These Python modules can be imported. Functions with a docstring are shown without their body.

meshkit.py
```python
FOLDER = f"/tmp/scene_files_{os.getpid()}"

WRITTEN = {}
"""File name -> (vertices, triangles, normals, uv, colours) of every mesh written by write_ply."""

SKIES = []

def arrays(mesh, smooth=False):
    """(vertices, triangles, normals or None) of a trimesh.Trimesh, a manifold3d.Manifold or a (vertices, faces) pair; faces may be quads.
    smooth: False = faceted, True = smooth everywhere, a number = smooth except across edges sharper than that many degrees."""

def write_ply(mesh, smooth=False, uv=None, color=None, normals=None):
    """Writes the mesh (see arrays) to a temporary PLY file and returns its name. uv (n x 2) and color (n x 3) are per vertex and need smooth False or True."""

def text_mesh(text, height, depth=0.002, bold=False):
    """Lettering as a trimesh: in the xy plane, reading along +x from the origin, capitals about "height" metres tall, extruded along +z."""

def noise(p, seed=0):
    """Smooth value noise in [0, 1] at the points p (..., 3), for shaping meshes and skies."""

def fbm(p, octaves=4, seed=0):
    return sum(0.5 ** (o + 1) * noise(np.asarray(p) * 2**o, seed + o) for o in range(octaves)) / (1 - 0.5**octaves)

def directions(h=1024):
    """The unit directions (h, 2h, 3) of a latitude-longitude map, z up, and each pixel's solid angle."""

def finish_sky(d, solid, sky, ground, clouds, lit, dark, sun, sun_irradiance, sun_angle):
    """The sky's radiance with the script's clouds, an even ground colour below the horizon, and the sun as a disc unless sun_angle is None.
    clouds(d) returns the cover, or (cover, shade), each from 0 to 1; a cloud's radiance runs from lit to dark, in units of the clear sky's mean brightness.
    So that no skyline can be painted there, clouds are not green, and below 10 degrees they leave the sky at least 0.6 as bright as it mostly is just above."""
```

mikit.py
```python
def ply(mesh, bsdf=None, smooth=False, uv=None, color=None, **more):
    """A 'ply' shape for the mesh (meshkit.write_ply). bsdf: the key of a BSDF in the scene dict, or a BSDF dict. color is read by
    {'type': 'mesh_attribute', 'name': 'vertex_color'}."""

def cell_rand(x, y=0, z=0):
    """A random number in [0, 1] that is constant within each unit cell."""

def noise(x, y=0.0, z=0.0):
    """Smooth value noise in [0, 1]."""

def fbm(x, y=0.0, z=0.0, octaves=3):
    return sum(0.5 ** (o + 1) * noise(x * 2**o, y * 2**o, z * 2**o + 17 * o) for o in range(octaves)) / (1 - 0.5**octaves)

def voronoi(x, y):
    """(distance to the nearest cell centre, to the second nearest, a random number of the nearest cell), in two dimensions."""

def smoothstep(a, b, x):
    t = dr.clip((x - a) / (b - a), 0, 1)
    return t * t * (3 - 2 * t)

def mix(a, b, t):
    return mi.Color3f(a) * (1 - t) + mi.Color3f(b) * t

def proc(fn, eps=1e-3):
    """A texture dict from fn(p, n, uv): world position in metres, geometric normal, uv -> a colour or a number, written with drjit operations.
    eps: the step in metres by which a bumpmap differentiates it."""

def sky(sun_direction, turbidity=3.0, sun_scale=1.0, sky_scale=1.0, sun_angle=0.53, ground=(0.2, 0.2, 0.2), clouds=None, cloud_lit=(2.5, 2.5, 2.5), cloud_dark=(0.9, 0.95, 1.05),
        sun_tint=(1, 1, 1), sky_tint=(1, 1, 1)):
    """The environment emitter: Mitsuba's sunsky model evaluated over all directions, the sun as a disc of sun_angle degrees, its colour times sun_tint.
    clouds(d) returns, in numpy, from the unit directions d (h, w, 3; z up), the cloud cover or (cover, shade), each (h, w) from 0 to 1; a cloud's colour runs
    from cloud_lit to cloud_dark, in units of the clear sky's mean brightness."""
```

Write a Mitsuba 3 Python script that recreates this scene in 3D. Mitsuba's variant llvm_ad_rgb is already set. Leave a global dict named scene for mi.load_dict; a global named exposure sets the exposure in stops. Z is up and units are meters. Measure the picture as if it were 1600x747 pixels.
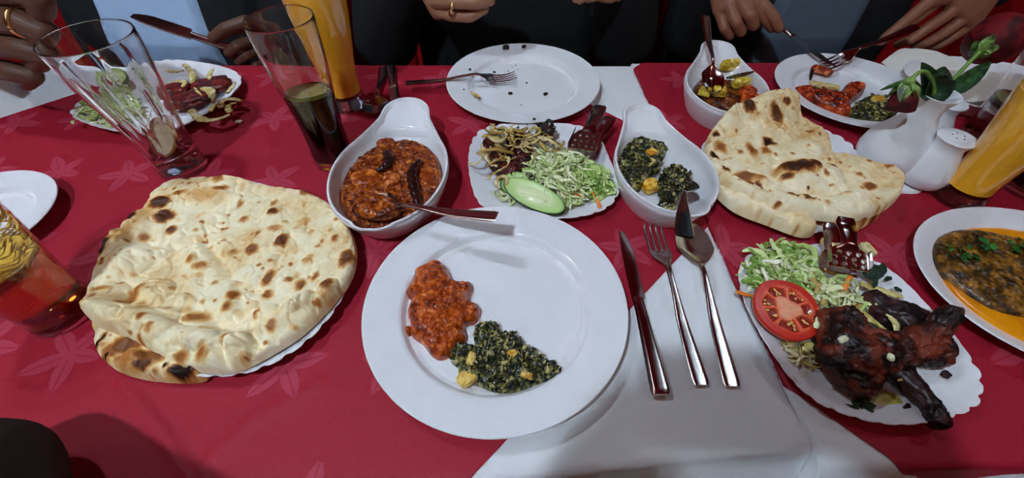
import math
import numpy as np
import drjit as dr
import trimesh
import manifold3d as m3
import mitsuba as mi
import mikit
import meshkit
from scipy.spatial import cKDTree, Delaunay
from scipy.interpolate import CubicSpline
import shapely
from shapely.geometry import Polygon, Point
from shapely import affinity

T = mi.ScalarTransform4f
TZ = 0.75                      # height of the cloth on the table top
EYE, PITCH, FPX = 0.395, math.radians(49.5), 660.0
scene, labels = {}, {}
exposure = -0.08


def col(h):
    v = np.array([int(h[i:i + 2], 16) for i in (0, 2, 4)]) / 255.0
    return np.where(v <= 0.04045, v / 12.92, ((v + 0.055) / 1.055) ** 2.4)


def rgb(h, k=1.0):
    return {'type': 'rgb', 'value': [float(x * k) for x in col(h)]}


# ------------------------------------------------------------------ camera, lamps
FW = np.array([0, math.cos(PITCH), -math.sin(PITCH)])
UP = np.array([0, math.sin(PITCH), math.cos(PITCH)])
CAM = np.array([0, 0, TZ + EYE])
scene['camera'] = {'type': 'perspective', 'fov': math.degrees(2 * math.atan(800 / FPX)), 'fov_axis': 'x', 'near_clip': 0.01, 'far_clip': 50.0,
                   'to_world': T().look_at(origin=CAM.tolist(), target=(CAM + FW).tolist(), up=[0, 0, 1])}
# ceiling spotlights and added fill globes: (x, y, z, radius, colour, radiance)
COOL, WARM = (0.70, 0.86, 1.0), (1.0, 0.82, 0.64)
LAMPS = [(-0.80, 0.62, 2.36, 0.045, COOL, 500.0), (-0.52, -0.50, 2.36, 0.045, COOL, 1500.0), (1.15, 0.75, 2.36, 0.045, COOL, 190.0)]
FILL_GLOBES = [(1.5, -0.6, 2.1, 0.16, WARM, 6.0), (-1.6, 0.2, 2.1, 0.16, WARM, 6.0), (0.3, -1.3, 2.1, 0.16, WARM, 6.0)]  # invented warm globes, added as soft fill for the shadows


def ray(px, py):
    d = FW + (px - 800) / FPX * np.array([1.0, 0, 0]) - (py - 373.5) / FPX * UP
    return d


def at(px, py, h=0.0):
    """The point at height h above the table."""
    d = ray(px, py)
    return CAM + d * ((h - EYE) / d[2])


def aty(px, py, y):
    d = ray(px, py)
    return CAM + d * (y / d[1])


def ats(pts, h=0.0, off=(0, 0), s=1.0):
    return np.array([at(off[0] + x / s, off[1] + y / s, h) for x, y in pts])


def reach(p0, px, py, L, far=False):
    """The point on the line of sight at distance L from p0."""
    d = ray(px, py); d = d / np.linalg.norm(d)
    o = CAM - np.asarray(p0); b = o @ d; c = o @ o - L * L
    disc = max(b * b - c, 0)
    return CAM + d * (-b + (math.sqrt(disc) if far else -math.sqrt(disc)))


# ------------------------------------------------------------------ naming
used = {}


def numbered(name):
    n = used.get(name, 0)
    used[name] = n + 1
    return name if n == 0 else f'{name}_{n:03d}'


def thing(name, label, cat, group=None, kind=None):
    k = numbered(name)
    labels[k] = {'label': label, 'category': cat}
    if group: labels[k]['group'] = group
    if kind: labels[k]['kind'] = kind
    return k


def struct(name):
    labels[name] = {'kind': 'structure'}
    return name


def put(key, mesh, bsdf, smooth=False, color=None, label=None, kind=None, **more):
    scene[key] = mikit.ply(mesh, 'mat_' + bsdf, smooth=smooth, color=color, **more)
    if label: labels.setdefault(key, {})['label'] = label
    if kind: labels.setdefault(key, {})['kind'] = kind
    return key


def part(parent, name, mesh, bsdf, smooth=False, color=None, label=None, kind=None, **more):
    return put(numbered(parent + '__' + name), mesh, bsdf, smooth, color, label, kind, **more)


def single(name, mesh, bsdf, label, cat, smooth=False, color=None, group=None, kind=None, **more):
    k = thing(name, label, cat, group, kind)
    scene[k] = mikit.ply(mesh, 'mat_' + bsdf, smooth=smooth, color=color, **more)
    return k


# ------------------------------------------------------------------ meshes: (V, F) pairs
def cat(*ms):
    vs, fs, n = [], [], 0
    for v, f in ms:
        vs.append(np.asarray(v)); fs.append(np.asarray(f) + n); n += len(v)
    return np.vstack(vs), np.vstack(fs)


def tm(m):
    return np.array(m.vertices), np.array(m.faces)


def loft(rings, cap0=True, cap1=True, closed=True):
    R = np.asarray(rings, float); nr, n = R.shape[:2]
    V = R.reshape(-1, 3); F = []
    j = np.arange(n if closed else n - 1); j2 = (j + 1) % n
    for i in range(nr - 1):
        a, b = i * n, (i + 1) * n
        F += [np.stack([a + j, a + j2, b + j2], 1), np.stack([a + j, b + j2, b + j], 1)]
    extra = []
    if cap0:
        c = len(V) + len(extra); extra.append(R[0].mean(0)); F.append(np.stack([np.full(len(j), c), j2, j], 1))
    if cap1:
        c = len(V) + len(extra); extra.append(R[-1].mean(0)); b = (nr - 1) * n; F.append(np.stack([np.full(len(j), c), b + j, b + j2], 1))
    if extra: V = np.vstack([V, extra])
    return V, np.vstack(F)


def lathe(prof, n=72, centre=(0, 0, 0), rmod=None):
    th = np.arange(n) * 2 * math.pi / n
    rings = []
    for r, z in prof:
        rr = r + (rmod(th, z, r) if rmod else 0)
        rings.append(np.stack([np.cos(th) * rr, np.sin(th) * rr, np.full(n, z)], 1) + np.asarray(centre))
    return loft(rings)


def frame(t):
    t = t / (np.linalg.norm(t) + 1e-12)
    a = np.cross(t, [0, 0, 1.0] if abs(t[2]) < 0.9 else [1.0, 0, 0]); a /= np.linalg.norm(a)
    return a, np.cross(a, t)


def tube(pts, r, sides=8, flat=1.0, twist=0.0):
    """A swept tube; flat < 1 squeezes its second axis."""
    p = np.asarray(pts, float); t = np.gradient(p, axis=0); r = np.broadcast_to(r, (len(p),))
    ang = np.arange(sides) * 2 * math.pi / sides
    rings = []; a, b = frame(t[0])
    for i in range(len(p)):
        tt = t[i] / (np.linalg.norm(t[i]) + 1e-12)
        a = a - tt * (a @ tt); a /= np.linalg.norm(a) + 1e-12; b = np.cross(tt, a)
        w = twist * i / len(p); a2, b2 = a * math.cos(w) + b * math.sin(w), b * math.cos(w) - a * math.sin(w)
        rings.append(p[i] + r[i] * (np.cos(ang)[:, None] * a2 + flat * np.sin(ang)[:, None] * b2))
    return loft(rings)


def smooth_curve(pts, n, closed=False):
    p = np.asarray(pts, float)
    if closed: p = np.vstack([p, p[:1]])
    s = np.r_[0, np.cumsum(np.linalg.norm(np.diff(p, axis=0), axis=1))]
    cs = CubicSpline(s, p, bc_type='periodic' if closed else 'natural')
    q = cs(np.linspace(0, s[-1], 1200))
    s2 = np.r_[0, np.cumsum(np.linalg.norm(np.diff(q, axis=0), axis=1))]
    tt = np.linspace(0, s2[-1], n + 1)[:-1] if closed else np.linspace(0, s2[-1], n)
    return np.stack([np.interp(tt, s2, q[:, k]) for k in range(q.shape[1])], 1)


def sstep(a, b, x):
    t = np.clip((np.asarray(x, float) - a) / (b - a), 0, 1)
    return t * t * (3 - 2 * t)


def nz(x, y, f, seed=0, oct=3, z=0.0):
    p = np.stack([np.asarray(x) * f, np.asarray(y) * f, np.broadcast_to(np.asarray(z) * f + 0.37, np.shape(x))], -1)
    return meshkit.fbm(p, oct, seed)


def mixc(a, b, t):
    return np.asarray(a) * (1 - t[:, None]) + np.asarray(b) * t[:, None]


def seg_dist(x, y, line):
    """Distance of the points to a polyline."""
    d = np.full(np.shape(x), 9.0)
    L = np.asarray(line)[:, :2]
    for a, b in zip(L[:-1], L[1:]):
        ab = b - a; t = np.clip(((x - a[0]) * ab[0] + (y - a[1]) * ab[1]) / (ab @ ab + 1e-12), 0, 1)
        d = np.minimum(d, np.hypot(x - a[0] - t * ab[0], y - a[1] - t * ab[1]))
    return d


def mound(outline, top, zb, res, seed=0, spline=True):
    """A lump of food over an outline: top(x, y, d) is its height above zb(x, y), d the distance to its edge. Returns V, F, number of top vertices."""
    o = np.asarray(outline)[:, :2]
    per = np.linalg.norm(np.diff(np.vstack([o, o[:1]]), axis=0), axis=1).sum()
    nb = max(24, int(per / res))
    b = smooth_curve(o, nb, True) if spline else o
    poly = Polygon(b).buffer(0)
    if poly.geom_type != 'Polygon': poly = max(poly.geoms, key=lambda g: g.area)
    x0, y0, x1, y1 = poly.bounds
    r = np.random.default_rng(seed)
    gx, gy = np.meshgrid(np.arange(x0, x1, res), np.arange(y0, y1, res * 0.87))
    gx = gx + (np.arange(gx.shape[0]) % 2)[:, None] * res / 2
    g = np.stack([gx.ravel(), gy.ravel()], 1) + r.uniform(-0.12, 0.12, (gx.size, 2)) * res
    fine = smooth_curve(b, nb * 4, True)
    d, _ = cKDTree(fine).query(g)
    keep = shapely.contains_xy(poly, g[:, 0], g[:, 1]) & (d > res * 0.45)
    P = np.vstack([b, g[keep]]); d = np.r_[np.zeros(nb), d[keep]]
    tri = Delaunay(P).simplices; c = P[tri].mean(1)
    tri = tri[shapely.contains_xy(poly.buffer(res * 0.05), c[:, 0], c[:, 1])]
    ccw = np.cross(P[tri[:, 1]] - P[tri[:, 0]], P[tri[:, 2]] - P[tri[:, 0]]) < 0
    tri[ccw] = tri[ccw][:, ::-1]
    z0 = zb(P[:, 0], P[:, 1]) if callable(zb) else np.full(len(P), float(zb))
    V = np.c_[P, z0 + top(P[:, 0], P[:, 1], d)]
    low = Delaunay(b).simplices; c = b[low].mean(1)
    low = low[shapely.contains_xy(poly, c[:, 0], c[:, 1])]
    ccw = np.cross(b[low[:, 1]] - b[low[:, 0]], b[low[:, 2]] - b[low[:, 0]]) > 0
    low[ccw] = low[ccw][:, ::-1]
    V = np.vstack([V, np.c_[b, z0[:nb] - 0.0004]])
    j = np.arange(nb); j2 = (j + 1) % nb; n0 = len(P)
    side = np.vstack([np.stack([j, n0 + j, n0 + j2], 1), np.stack([j, n0 + j2, j2], 1)])
    if Polygon(b).exterior.is_ccw is False: side = side[:, ::-1]
    return V, np.vstack([tri, low + n0, side]), np.r_[d, np.zeros(nb)]


def edge(d, w):
    return np.sqrt(np.clip(1 - (1 - np.clip(d / w, 0, 1)) ** 2, 0, 1))


def sphere_m(p, r, n=20):
    return m3.Manifold.sphere(float(r), n).translate([float(v) for v in p])


def hullm(*prs):
    return m3.Manifold.batch_hull([sphere_m(p, r) for p, r in prs])


def chain(*prs):
    return [hullm(prs[i], prs[i + 1]) for i in range(len(prs) - 1)]


def weld(parts, length, it=8):
    m = m3.Manifold.batch_boolean(parts, m3.OpType.Add).refine_to_length(length)
    mm = m.to_mesh()
    t = trimesh.Trimesh(mm.vert_properties[:, :3], mm.tri_verts, process=True)
    v0 = np.array(t.vertices)
    if it: trimesh.smoothing.filter_taubin(t, iterations=it)
    dv = np.array(t.vertices) - v0; L = np.linalg.norm(dv, axis=1, keepdims=True)
    return v0 + dv * np.minimum(1, length * .55 / np.maximum(L, 1e-9)), np.array(t.faces)


def chunk(c, size, seed, rough=0.18, f=1.6, rot=0.0, sub=4, flat=0.35, boxy=4.0):
    """A lumpy, roughly block-shaped piece of food: half-sizes, seed, roughness, turn."""
    s = trimesh.creation.icosphere(sub); v = np.array(s.vertices)
    v = v / (np.abs(v) ** boxy).sum(1)[:, None] ** (1 / boxy) * 0.92
    k = 1 + rough * 2.2 * (meshkit.fbm(v * f + seed * 7.3, 4, seed) - 0.5) + rough * 1.1 * (meshkit.fbm(v * f * 4 + seed, 3, seed + 2) - 0.5)
    v = v * k[:, None]; v[:, 2] = np.maximum(v[:, 2], -flat)
    v = v * np.asarray(size); c_, s_ = math.cos(rot), math.sin(rot)
    v = v @ np.array([[c_, s_, 0], [-s_, c_, 0], [0, 0, 1.0]])
    return v + np.asarray(c), np.array(s.faces)


def rounded_box(x0, y0, z0, x1, y1, z1, r):
    r = min(r, (x1 - x0) / 2.01, (y1 - y0) / 2.01, (z1 - z0) / 2.01)
    m = m3.Manifold.batch_hull([sphere_m((x, y, z), r, 12) for x in (x0 + r, x1 - r) for y in (y0 + r, y1 - r) for z in (z0 + r, z1 - r)]).to_mesh()
    return m.vert_properties[:, :3], m.tri_verts


def noise_colors(v, stops, f, seed, oct=3, contrast=1.0):
    """Colour by noise of position: stops = [(t, hex)...]."""
    t = np.clip(0.5 + (nz(v[:, 0], v[:, 1], f, seed, oct, v[:, 2]) - 0.5) * contrast, 0, 1)
    ts = [s[0] for s in stops]; cs = np.array([col(s[1]) for s in stops])
    return np.stack([np.interp(t, ts, cs[:, k]) for k in range(3)], 1)


def flatc(m, h):
    return np.tile(col(h), (len(m[0]), 1))


# ------------------------------------------------------------------ materials
def vcol(): return {'type': 'mesh_attribute', 'name': 'vertex_color'}


def mat(name, base, rough=0.5, two=True, **kw):
    b = {'type': 'principled', 'base_color': rgb(base) if isinstance(base, str) else base, 'roughness': rough, **kw}
    scene['mat_' + name] = {'type': 'twosided', 'b': b} if two else b
    return name


mat('ceramic', 'dfdfe3', 0.09, specular=0.5)
mat('food_wet', vcol(), 0.22, specular=0.6)
mat('food_oily', vcol(), 0.36, specular=0.5)
mat('food_dry', vcol(), 0.6, specular=0.3)
mat('bread', vcol(), 0.52, specular=0.35)
mat('meat', vcol(), 0.42, specular=0.45)
mat('skin', vcol(), 0.5, specular=0.35)
scene['mat_steel'] = {'type': 'roughconductor', 'material': 'none', 'specular_reflectance': {'type': 'rgb', 'value': [0.66, 0.65, 0.66]}, 'alpha': 0.06}
scene['mat_steel'] = {'type': 'twosided', 'b': scene['mat_steel']}
scene['mat_gold'] = {'type': 'twosided', 'b': {'type': 'roughconductor', 'material': 'Au', 'alpha': 0.15}}
scene['mat_glass'] = {'type': 'dielectric', 'int_ior': 1.5, 'ext_ior': 1.0}
scene['mat_water'] = {'type': 'dielectric', 'int_ior': 1.33, 'ext_ior': 1.0}
mat('black_cloth', '07080b', 0.9)
mat('navy_cloth', '080a10', 0.9)
mat('blue_shirt', '9db6d6', 0.8)
mat('grey_shirt', '4a5765', 0.85)
mat('white_shirt', 'c9ccd4', 0.8)
mat('dark_trousers', '17181c', 0.9)
mat('brown_sleeve', '1a100b', 0.95)
mat('hair_dark', '0d0b0a', 0.6)
mat('red_seat', 'a0141b', 0.42, specular=0.4)
mat('red_wall', '7d1418', 0.7)
mat('red_ceiling', '961218', 0.75)
mat('dark_floor', '2b1d18', 0.6)
mat('dark_wood', '2a1710', 0.45)
mat('white_paint', 'd8d6d2', 0.5)
mat('plastic_black', '0b0b0c', 0.3)
RED_A, RED_B, RED_L = ([float(v) for v in col(h)] for h in ('901528', '9c192d', 'b04054'))
# red damask: the woven maple leaves are a slightly paler red
def red_damask(p, n, uv):
    x, y = p.x + 0.014, p.y + 0.018
    row = dr.floor(y / 0.135)
    xo = x + (row - 2 * dr.floor(row / 2)) * 0.052
    c = dr.floor(xo / 0.105)
    r1, r2, r3 = mikit.cell_rand(c, row, 1), mikit.cell_rand(c, row, 2), mikit.cell_rand(c, row, 3)
    lx = (xo / 0.105 - c - 0.5) * 0.105 + (r2 - 0.5) * 0.016
    ly = (y / 0.135 - row - 0.5) * 0.135 + (r3 - 0.5) * 0.02
    th = dr.atan2(ly, lx) + r1 * 6.283
    r = dr.hypot(lx, ly)
    t = th * 5 / 6.2832
    u = t - dr.floor(t) - 0.5
    k = 1 - 2 * dr.abs(u)
    lobe = dr.floor(t)
    R = 0.012 + (0.020 + 0.013 * mikit.cell_rand(lobe - 5 * dr.floor(lobe / 5), row, c)) * dr.power(dr.maximum(k, 0), 1.15) + 0.0008 * dr.sin(r * 1800)
    m = mikit.smoothstep(0.0012, -0.0012, r - R)
    vein = mikit.smoothstep(0.0012, 0.0004, dr.abs(u) * r * 1.25) * mikit.smoothstep(0.004, 0.007, r)
    m = m * (1 - 0.75 * vein)
    grain = mikit.noise(p.x * 900, p.y * 900, p.z * 900) - 0.5
    base = mikit.mix(RED_A, RED_B, 0.5 + grain)
    return mikit.mix(base, RED_L, m * 0.6)


def weave(p, n, uv):
    return mikit.noise(p.x * 1100, p.y * 1100, p.z * 1100)


scene['mat_red_damask'] = {'type': 'twosided', 'b': {'type': 'bumpmap', 'scale': 0.00010, 't': mikit.proc(weave, eps=4e-4),
                       'b': {'type': 'principled', 'base_color': mikit.proc(red_damask), 'roughness': 0.62, 'specular': 0.3, 'sheen': 0.2}}}
mat('white_linen', 'dcdde0', 0.8, specular=0.2)
mat('paper_white', 'd9d6cd', 0.85)
mat('cream_seat', 'c9c1ab', 0.8)

# ------------------------------------------------------------------ the room
X0, X1, Y0, Y1, Z1 = -3.2, 3.2, -2.4, 1.75, 2.55


def boxm(x0, y0, z0, x1, y1, z1):
    b = trimesh.creation.box(extents=(x1 - x0, y1 - y0, z1 - z0)); b.apply_translation(((x0 + x1) / 2, (y0 + y1) / 2, (z0 + z1) / 2))
    return tm(b)


put(struct('floor'), boxm(X0 - .1, Y0 - .1, -0.1, X1 + .1, Y1 + .1, 0), 'dark_floor')
put(struct('ceiling'), boxm(X0 - .1, Y0 - .1, Z1, X1 + .1, Y1 + .1, Z1 + 0.1), 'red_ceiling')
put(struct('wall_back'), boxm(X0 - .1, Y1, 0, X1 + .1, Y1 + 0.1, Z1), 'red_wall')
put(struct('wall_front'), boxm(X0 - .1, Y0 - 0.1, 0, X1 + .1, Y0, Z1), 'red_wall')
put(struct('wall_left'), boxm(X0 - 0.1, Y0, 0, X0, Y1, Z1), 'red_wall')
put(struct('wall_right'), boxm(X1, Y0, 0, X1 + 0.1, Y1, Z1), 'red_wall')

for i, (x, y, z, r, c, e) in enumerate(LAMPS):
    k = thing('ceiling_spotlight', ['round white ceiling spotlight above the guest at the far left', 'round white ceiling spotlight above the left shoulder of the photographer', 'round white ceiling spotlight above the guest at the far right'][i], 'ceiling light', 'ceiling spotlights over the tables')
    part(k, 'housing', lathe([(r + .004, z + .02), (r + .03, z + .02), (r + .034, z + .06), (r + .02, Z1 - .002), (r + .004, Z1 - .002)], 32, (x, y, 0)), 'white_paint', 40)
    s = trimesh.creation.icosphere(3, radius=r); s.apply_scale((1, 1, 0.75)); s.apply_translation((x, y, z + .03))
    part(k, 'bulb', tm(s), 'white_paint', True, emitter={'type': 'area', 'radiance': {'type': 'rgb', 'value': [e * v for v in c]}})
for i, (x, y, z, r, c, e) in enumerate(FILL_GLOBES):  # unseen fill globes on cords, added only to warm the shade
    k = thing('added_fill_globe', ['added warm fill globe, out of view right of the tables', 'added warm fill globe, out of view left of the tables', 'added warm fill globe, out of view behind the photographer'][i], 'pendant lamp', 'added warm fill globes')
    s = trimesh.creation.icosphere(3, radius=r); s.apply_translation((x, y, z))
    part(k, 'globe', tm(s), 'white_paint', True, emitter={'type': 'area', 'radiance': {'type': 'rgb', 'value': [e * v for v in c]}})
    part(k, 'cord', tube([(x, y, z + r - .003), (x, y, Z1 - .001)], .006), 'plastic_black')

# banquette behind the guests: seat and upright upholstered channels
bq = thing('red_banquette', 'long red upholstered banquette with stitched upright channels behind the guests', 'bench')
part(bq, 'plinth', boxm(-2.4, 0.98, 0.001, 2.4, 1.50, 0.30), 'dark_wood')
part(bq, 'seat_cushion', rounded_box(-2.4, 0.96, 0.30, 2.4, 1.38, 0.42, 0.04), 'red_seat', 50)
ch = rounded_box(0, 1.36, 0.40, 0.158, 1.50, 1.12, 0.035)
for i in range(30):
    part(bq, 'back_channel', (ch[0] + [-2.4 + i * 0.16, 0, 0], ch[1]), 'red_seat', 50)

# ------------------------------------------------------------------ the two tables and their cloths
FAR1, FAR2 = 0.768, 0.778
def near1(x): return 0.083 + 0.088 * x - 0.10 * np.maximum(0, -x - 0.3) * 0
def near2(x): return 0.092 + 0.01 * (x - 0.3)
def seam1(y): return 0.224 + (0.768 - y) * 0.052
def seam2(y): return seam1(y) + 0.007


def wrap(e, off, r=0.007):
    """How far a sheet runs outwards and downwards after passing an edge by e."""
    a = np.clip(e / r, 0, math.pi / 2)
    out = np.where(e > 0, (r + off) * np.sin(a), 0)
    down = np.where(e > 0, -r + (r + off) * np.cos(a) - np.maximum(0, e - r * math.pi / 2) - off, 0)
    return out, down


def drape(x, y, off, which, flare=0.0):
    """Lays a flat sheet over table 1 or 2: beyond an edge it hangs down."""
    x, y = np.asarray(x, float), np.asarray(y, float)
    fx, fy, fz = x.copy(), y.copy(), np.full(x.shape, TZ - 0.0016 + off)
    far = FAR1 if which == 1 else FAR2
    nearf = near1 if which == 1 else near2
    e = y - far; o, d = wrap(e, off); fy = np.where(e > 0, far + o, fy); fz = fz + d
    n = nearf(x); e = n - y; o, d = wrap(e, off)
    wave = flare * np.maximum(e - .008, 0) * (0.55 + 0.45 * np.sin(x * 26 + 0.8) + 0.2 * np.sin(x * 61))
    fy = np.where(e > 0, n - o - wave, fy); fz = fz + d
    if which == 1:
        s = seam1(y); e = x - s; o, d = wrap(e, off, 0.004); fx = np.where(e > 0, s + np.minimum(o, 0.004), fx); fz = fz + d
    else:
        s = seam2(y); e = s - x; o, d = wrap(e, off, 0.003); fx = np.where(e > 0, s - np.minimum(o, 0.0025), fx); fz = fz + d
    return fx, fy, fz


def sheet(x, y, off, which, bump=None, flare=0.0, thick=0.0007):
    """A draped sheet from a grid of flat coordinates, closed underneath."""
    X, Y, Z = drape(x, y, off, which, flare)
    if bump is not None: Z = Z + bump(x, y)
    V = np.stack([X, Y, Z], -1); m, n = x.shape
    V1 = V.reshape(-1, 3)
    i, j = np.meshgrid(np.arange(m - 1), np.arange(n - 1), indexing='ij')
    a = (i * n + j).ravel(); q = np.stack([a, a + n, a + n + 1, a + 1], 1)
    F = np.vstack([q[:, [0, 1, 2]], q[:, [0, 2, 3]]])
    nrm = np.cross(V1[F[:, 1]] - V1[F[:, 0]], V1[F[:, 2]] - V1[F[:, 0]])
    if nrm[:, 2].sum() < 0: F = F[:, ::-1]
    return V1, F


def wrinkles(x, y):
    w = 0.0005 * (nz(x, y, 9, 3, 3) - 0.5)
    for k, (l, a, wd) in enumerate(CREASES):
        d = seg_dist(x, y, l)
        w = w + a * np.exp(-(d / wd) ** 2)
    return np.maximum(w, -0.0009) + 0.0004


CREASES = [(ats([(190, 600), (240, 660), (300, 750)]), 0.0022, 0.006), (ats([(225, 600), (275, 660), (330, 745)]), -0.0012, 0.006),
           (ats([(0, 225), (60, 215), (130, 240), (150, 270)]), 0.002, 0.012), (ats([(300, 745), (390, 660), (500, 600)]), 0.0014, 0.008),
           (ats([(330, 150), (400, 170), (420, 230)]), 0.002, 0.01), (ats([(415, 240), (470, 190)]), 0.0018, 0.006),
           (ats([(600, 180), (660, 150), (700, 130)]), 0.0016, 0.01), (ats([(1010, 110), (1060, 190), (1100, 260)]), 0.0014, 0.01),
           (ats([(1130, 380), (1220, 370), (1400, 390)]), 0.0012, 0.008), (ats([(1450, 620), (1540, 560), (1600, 540)]), 0.0016, 0.01)]


def grid(u0, u1, v0, v1, nu, nv):
    return np.meshgrid(np.linspace(u0, u1, nu), np.linspace(v0, v1, nv), indexing='ij')


def diamond(cx, cy, half, n):
    u, v = grid(-half, half, -half, half, n, n)
    c = math.sqrt(0.5)
    return cx + (u - v) * c, cy + (u + v) * c


for which, x0, x1 in ((1, -1.15, None), (2, None, 1.45)):
    t = thing('dining_table', ['', 'long dining table nearest the centre under a white cloth with red overlay', 'second dining table on the right, pushed against the first'][which], 'table')
    if which == 1:
        poly = Polygon([(x0, near1(x0) + .004), (seam1(near1(.25)) - .004, near1(.25) + .004), (seam1(FAR1) - .004, FAR1 - .002), (x0, FAR1 - .002)])
        lx = (x0 + .08, 0.16)
    else:
        poly = Polygon([(seam2(.09) + .003, near2(.27) + .004), (x1, near2(x1) + .004), (x1, FAR2 - .002), (seam2(FAR2) + .003, FAR2 - .002)])
        lx = (0.33, x1 - .08)
    top = trimesh.creation.extrude_polygon(poly, 0.03, engine='earcut'); top.apply_translation((0, 0, TZ - 0.0325))
    part(t, 'table_top', tm(top), 'dark_wood')
    for x in lx:
        for y in (0.19, 0.69):
            part(t, 'leg', rounded_box(x - .025, y - .025, 0.002, x + .025, y + .025, TZ - .0325, .004), 'dark_wood')

x, y = grid(-1.3, 0.36, -0.12, 1.0, 240, 200)
single('white_tablecloth', sheet(x, y, 0.0002, 1, flare=0.35), 'white_linen', 'white undercloth of the centre table, bare at its right edge under the cutlery', 'tablecloth', True)
x, y = grid(0.10, 1.6, -0.14, 1.0, 220, 200)
single('white_tablecloth', sheet(x, y, 0.0002, 2, flare=0.5), 'white_linen', 'white undercloth of the right table, bare at its near left corner', 'tablecloth', True)
x, y = diamond(-0.33, 0.440, 0.466, 300)
single('red_overlay_cloth', sheet(x, y, 0.0014, 1, wrinkles, 0.3), 'red_damask', 'red damask overlay cloth with woven leaves lying diagonally across the centre table', 'tablecloth', True)
x, y = diamond(0.60, 0.472, 0.466, 300)
single('red_overlay_cloth', sheet(x, y, 0.0014, 2, wrinkles, 0.3), 'red_damask', 'red damask overlay cloth on the right table under the chicken platter', 'tablecloth', True)
# ------------------------------------------------------------------ crockery
def round_plate(name, label, cx, cy, r, well, group=None, z=TZ, zr=0.021):
    w = well
    prof = [(0.0005, 0.0012), (w * .72, 0.0012), (w * .74, 0), (w * .80, 0), (w * .83, 0.0016), (w * 1.0, 0.0085), (w * 1.05, .0122), (r * .985, zr - .002), (r, zr - .0008), (r - .0006, zr + .0002), (r - .002, zr),
            (r * .90, zr - .0022), (w * 1.06, 0.0158), (w * 1.025, .0148), (w * 1.005, 0.0125), (w * .985, .0090), (w * .965, 0.0066), (w * .93, 0.0054), (w * .78, 0.005), (w * .4, 0.0048), (0.0005, 0.0048)]
    k = single(name, lathe(prof, 128, (cx, cy, z)), 'ceramic', label, 'plate', 35, group=group)
    return k


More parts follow.
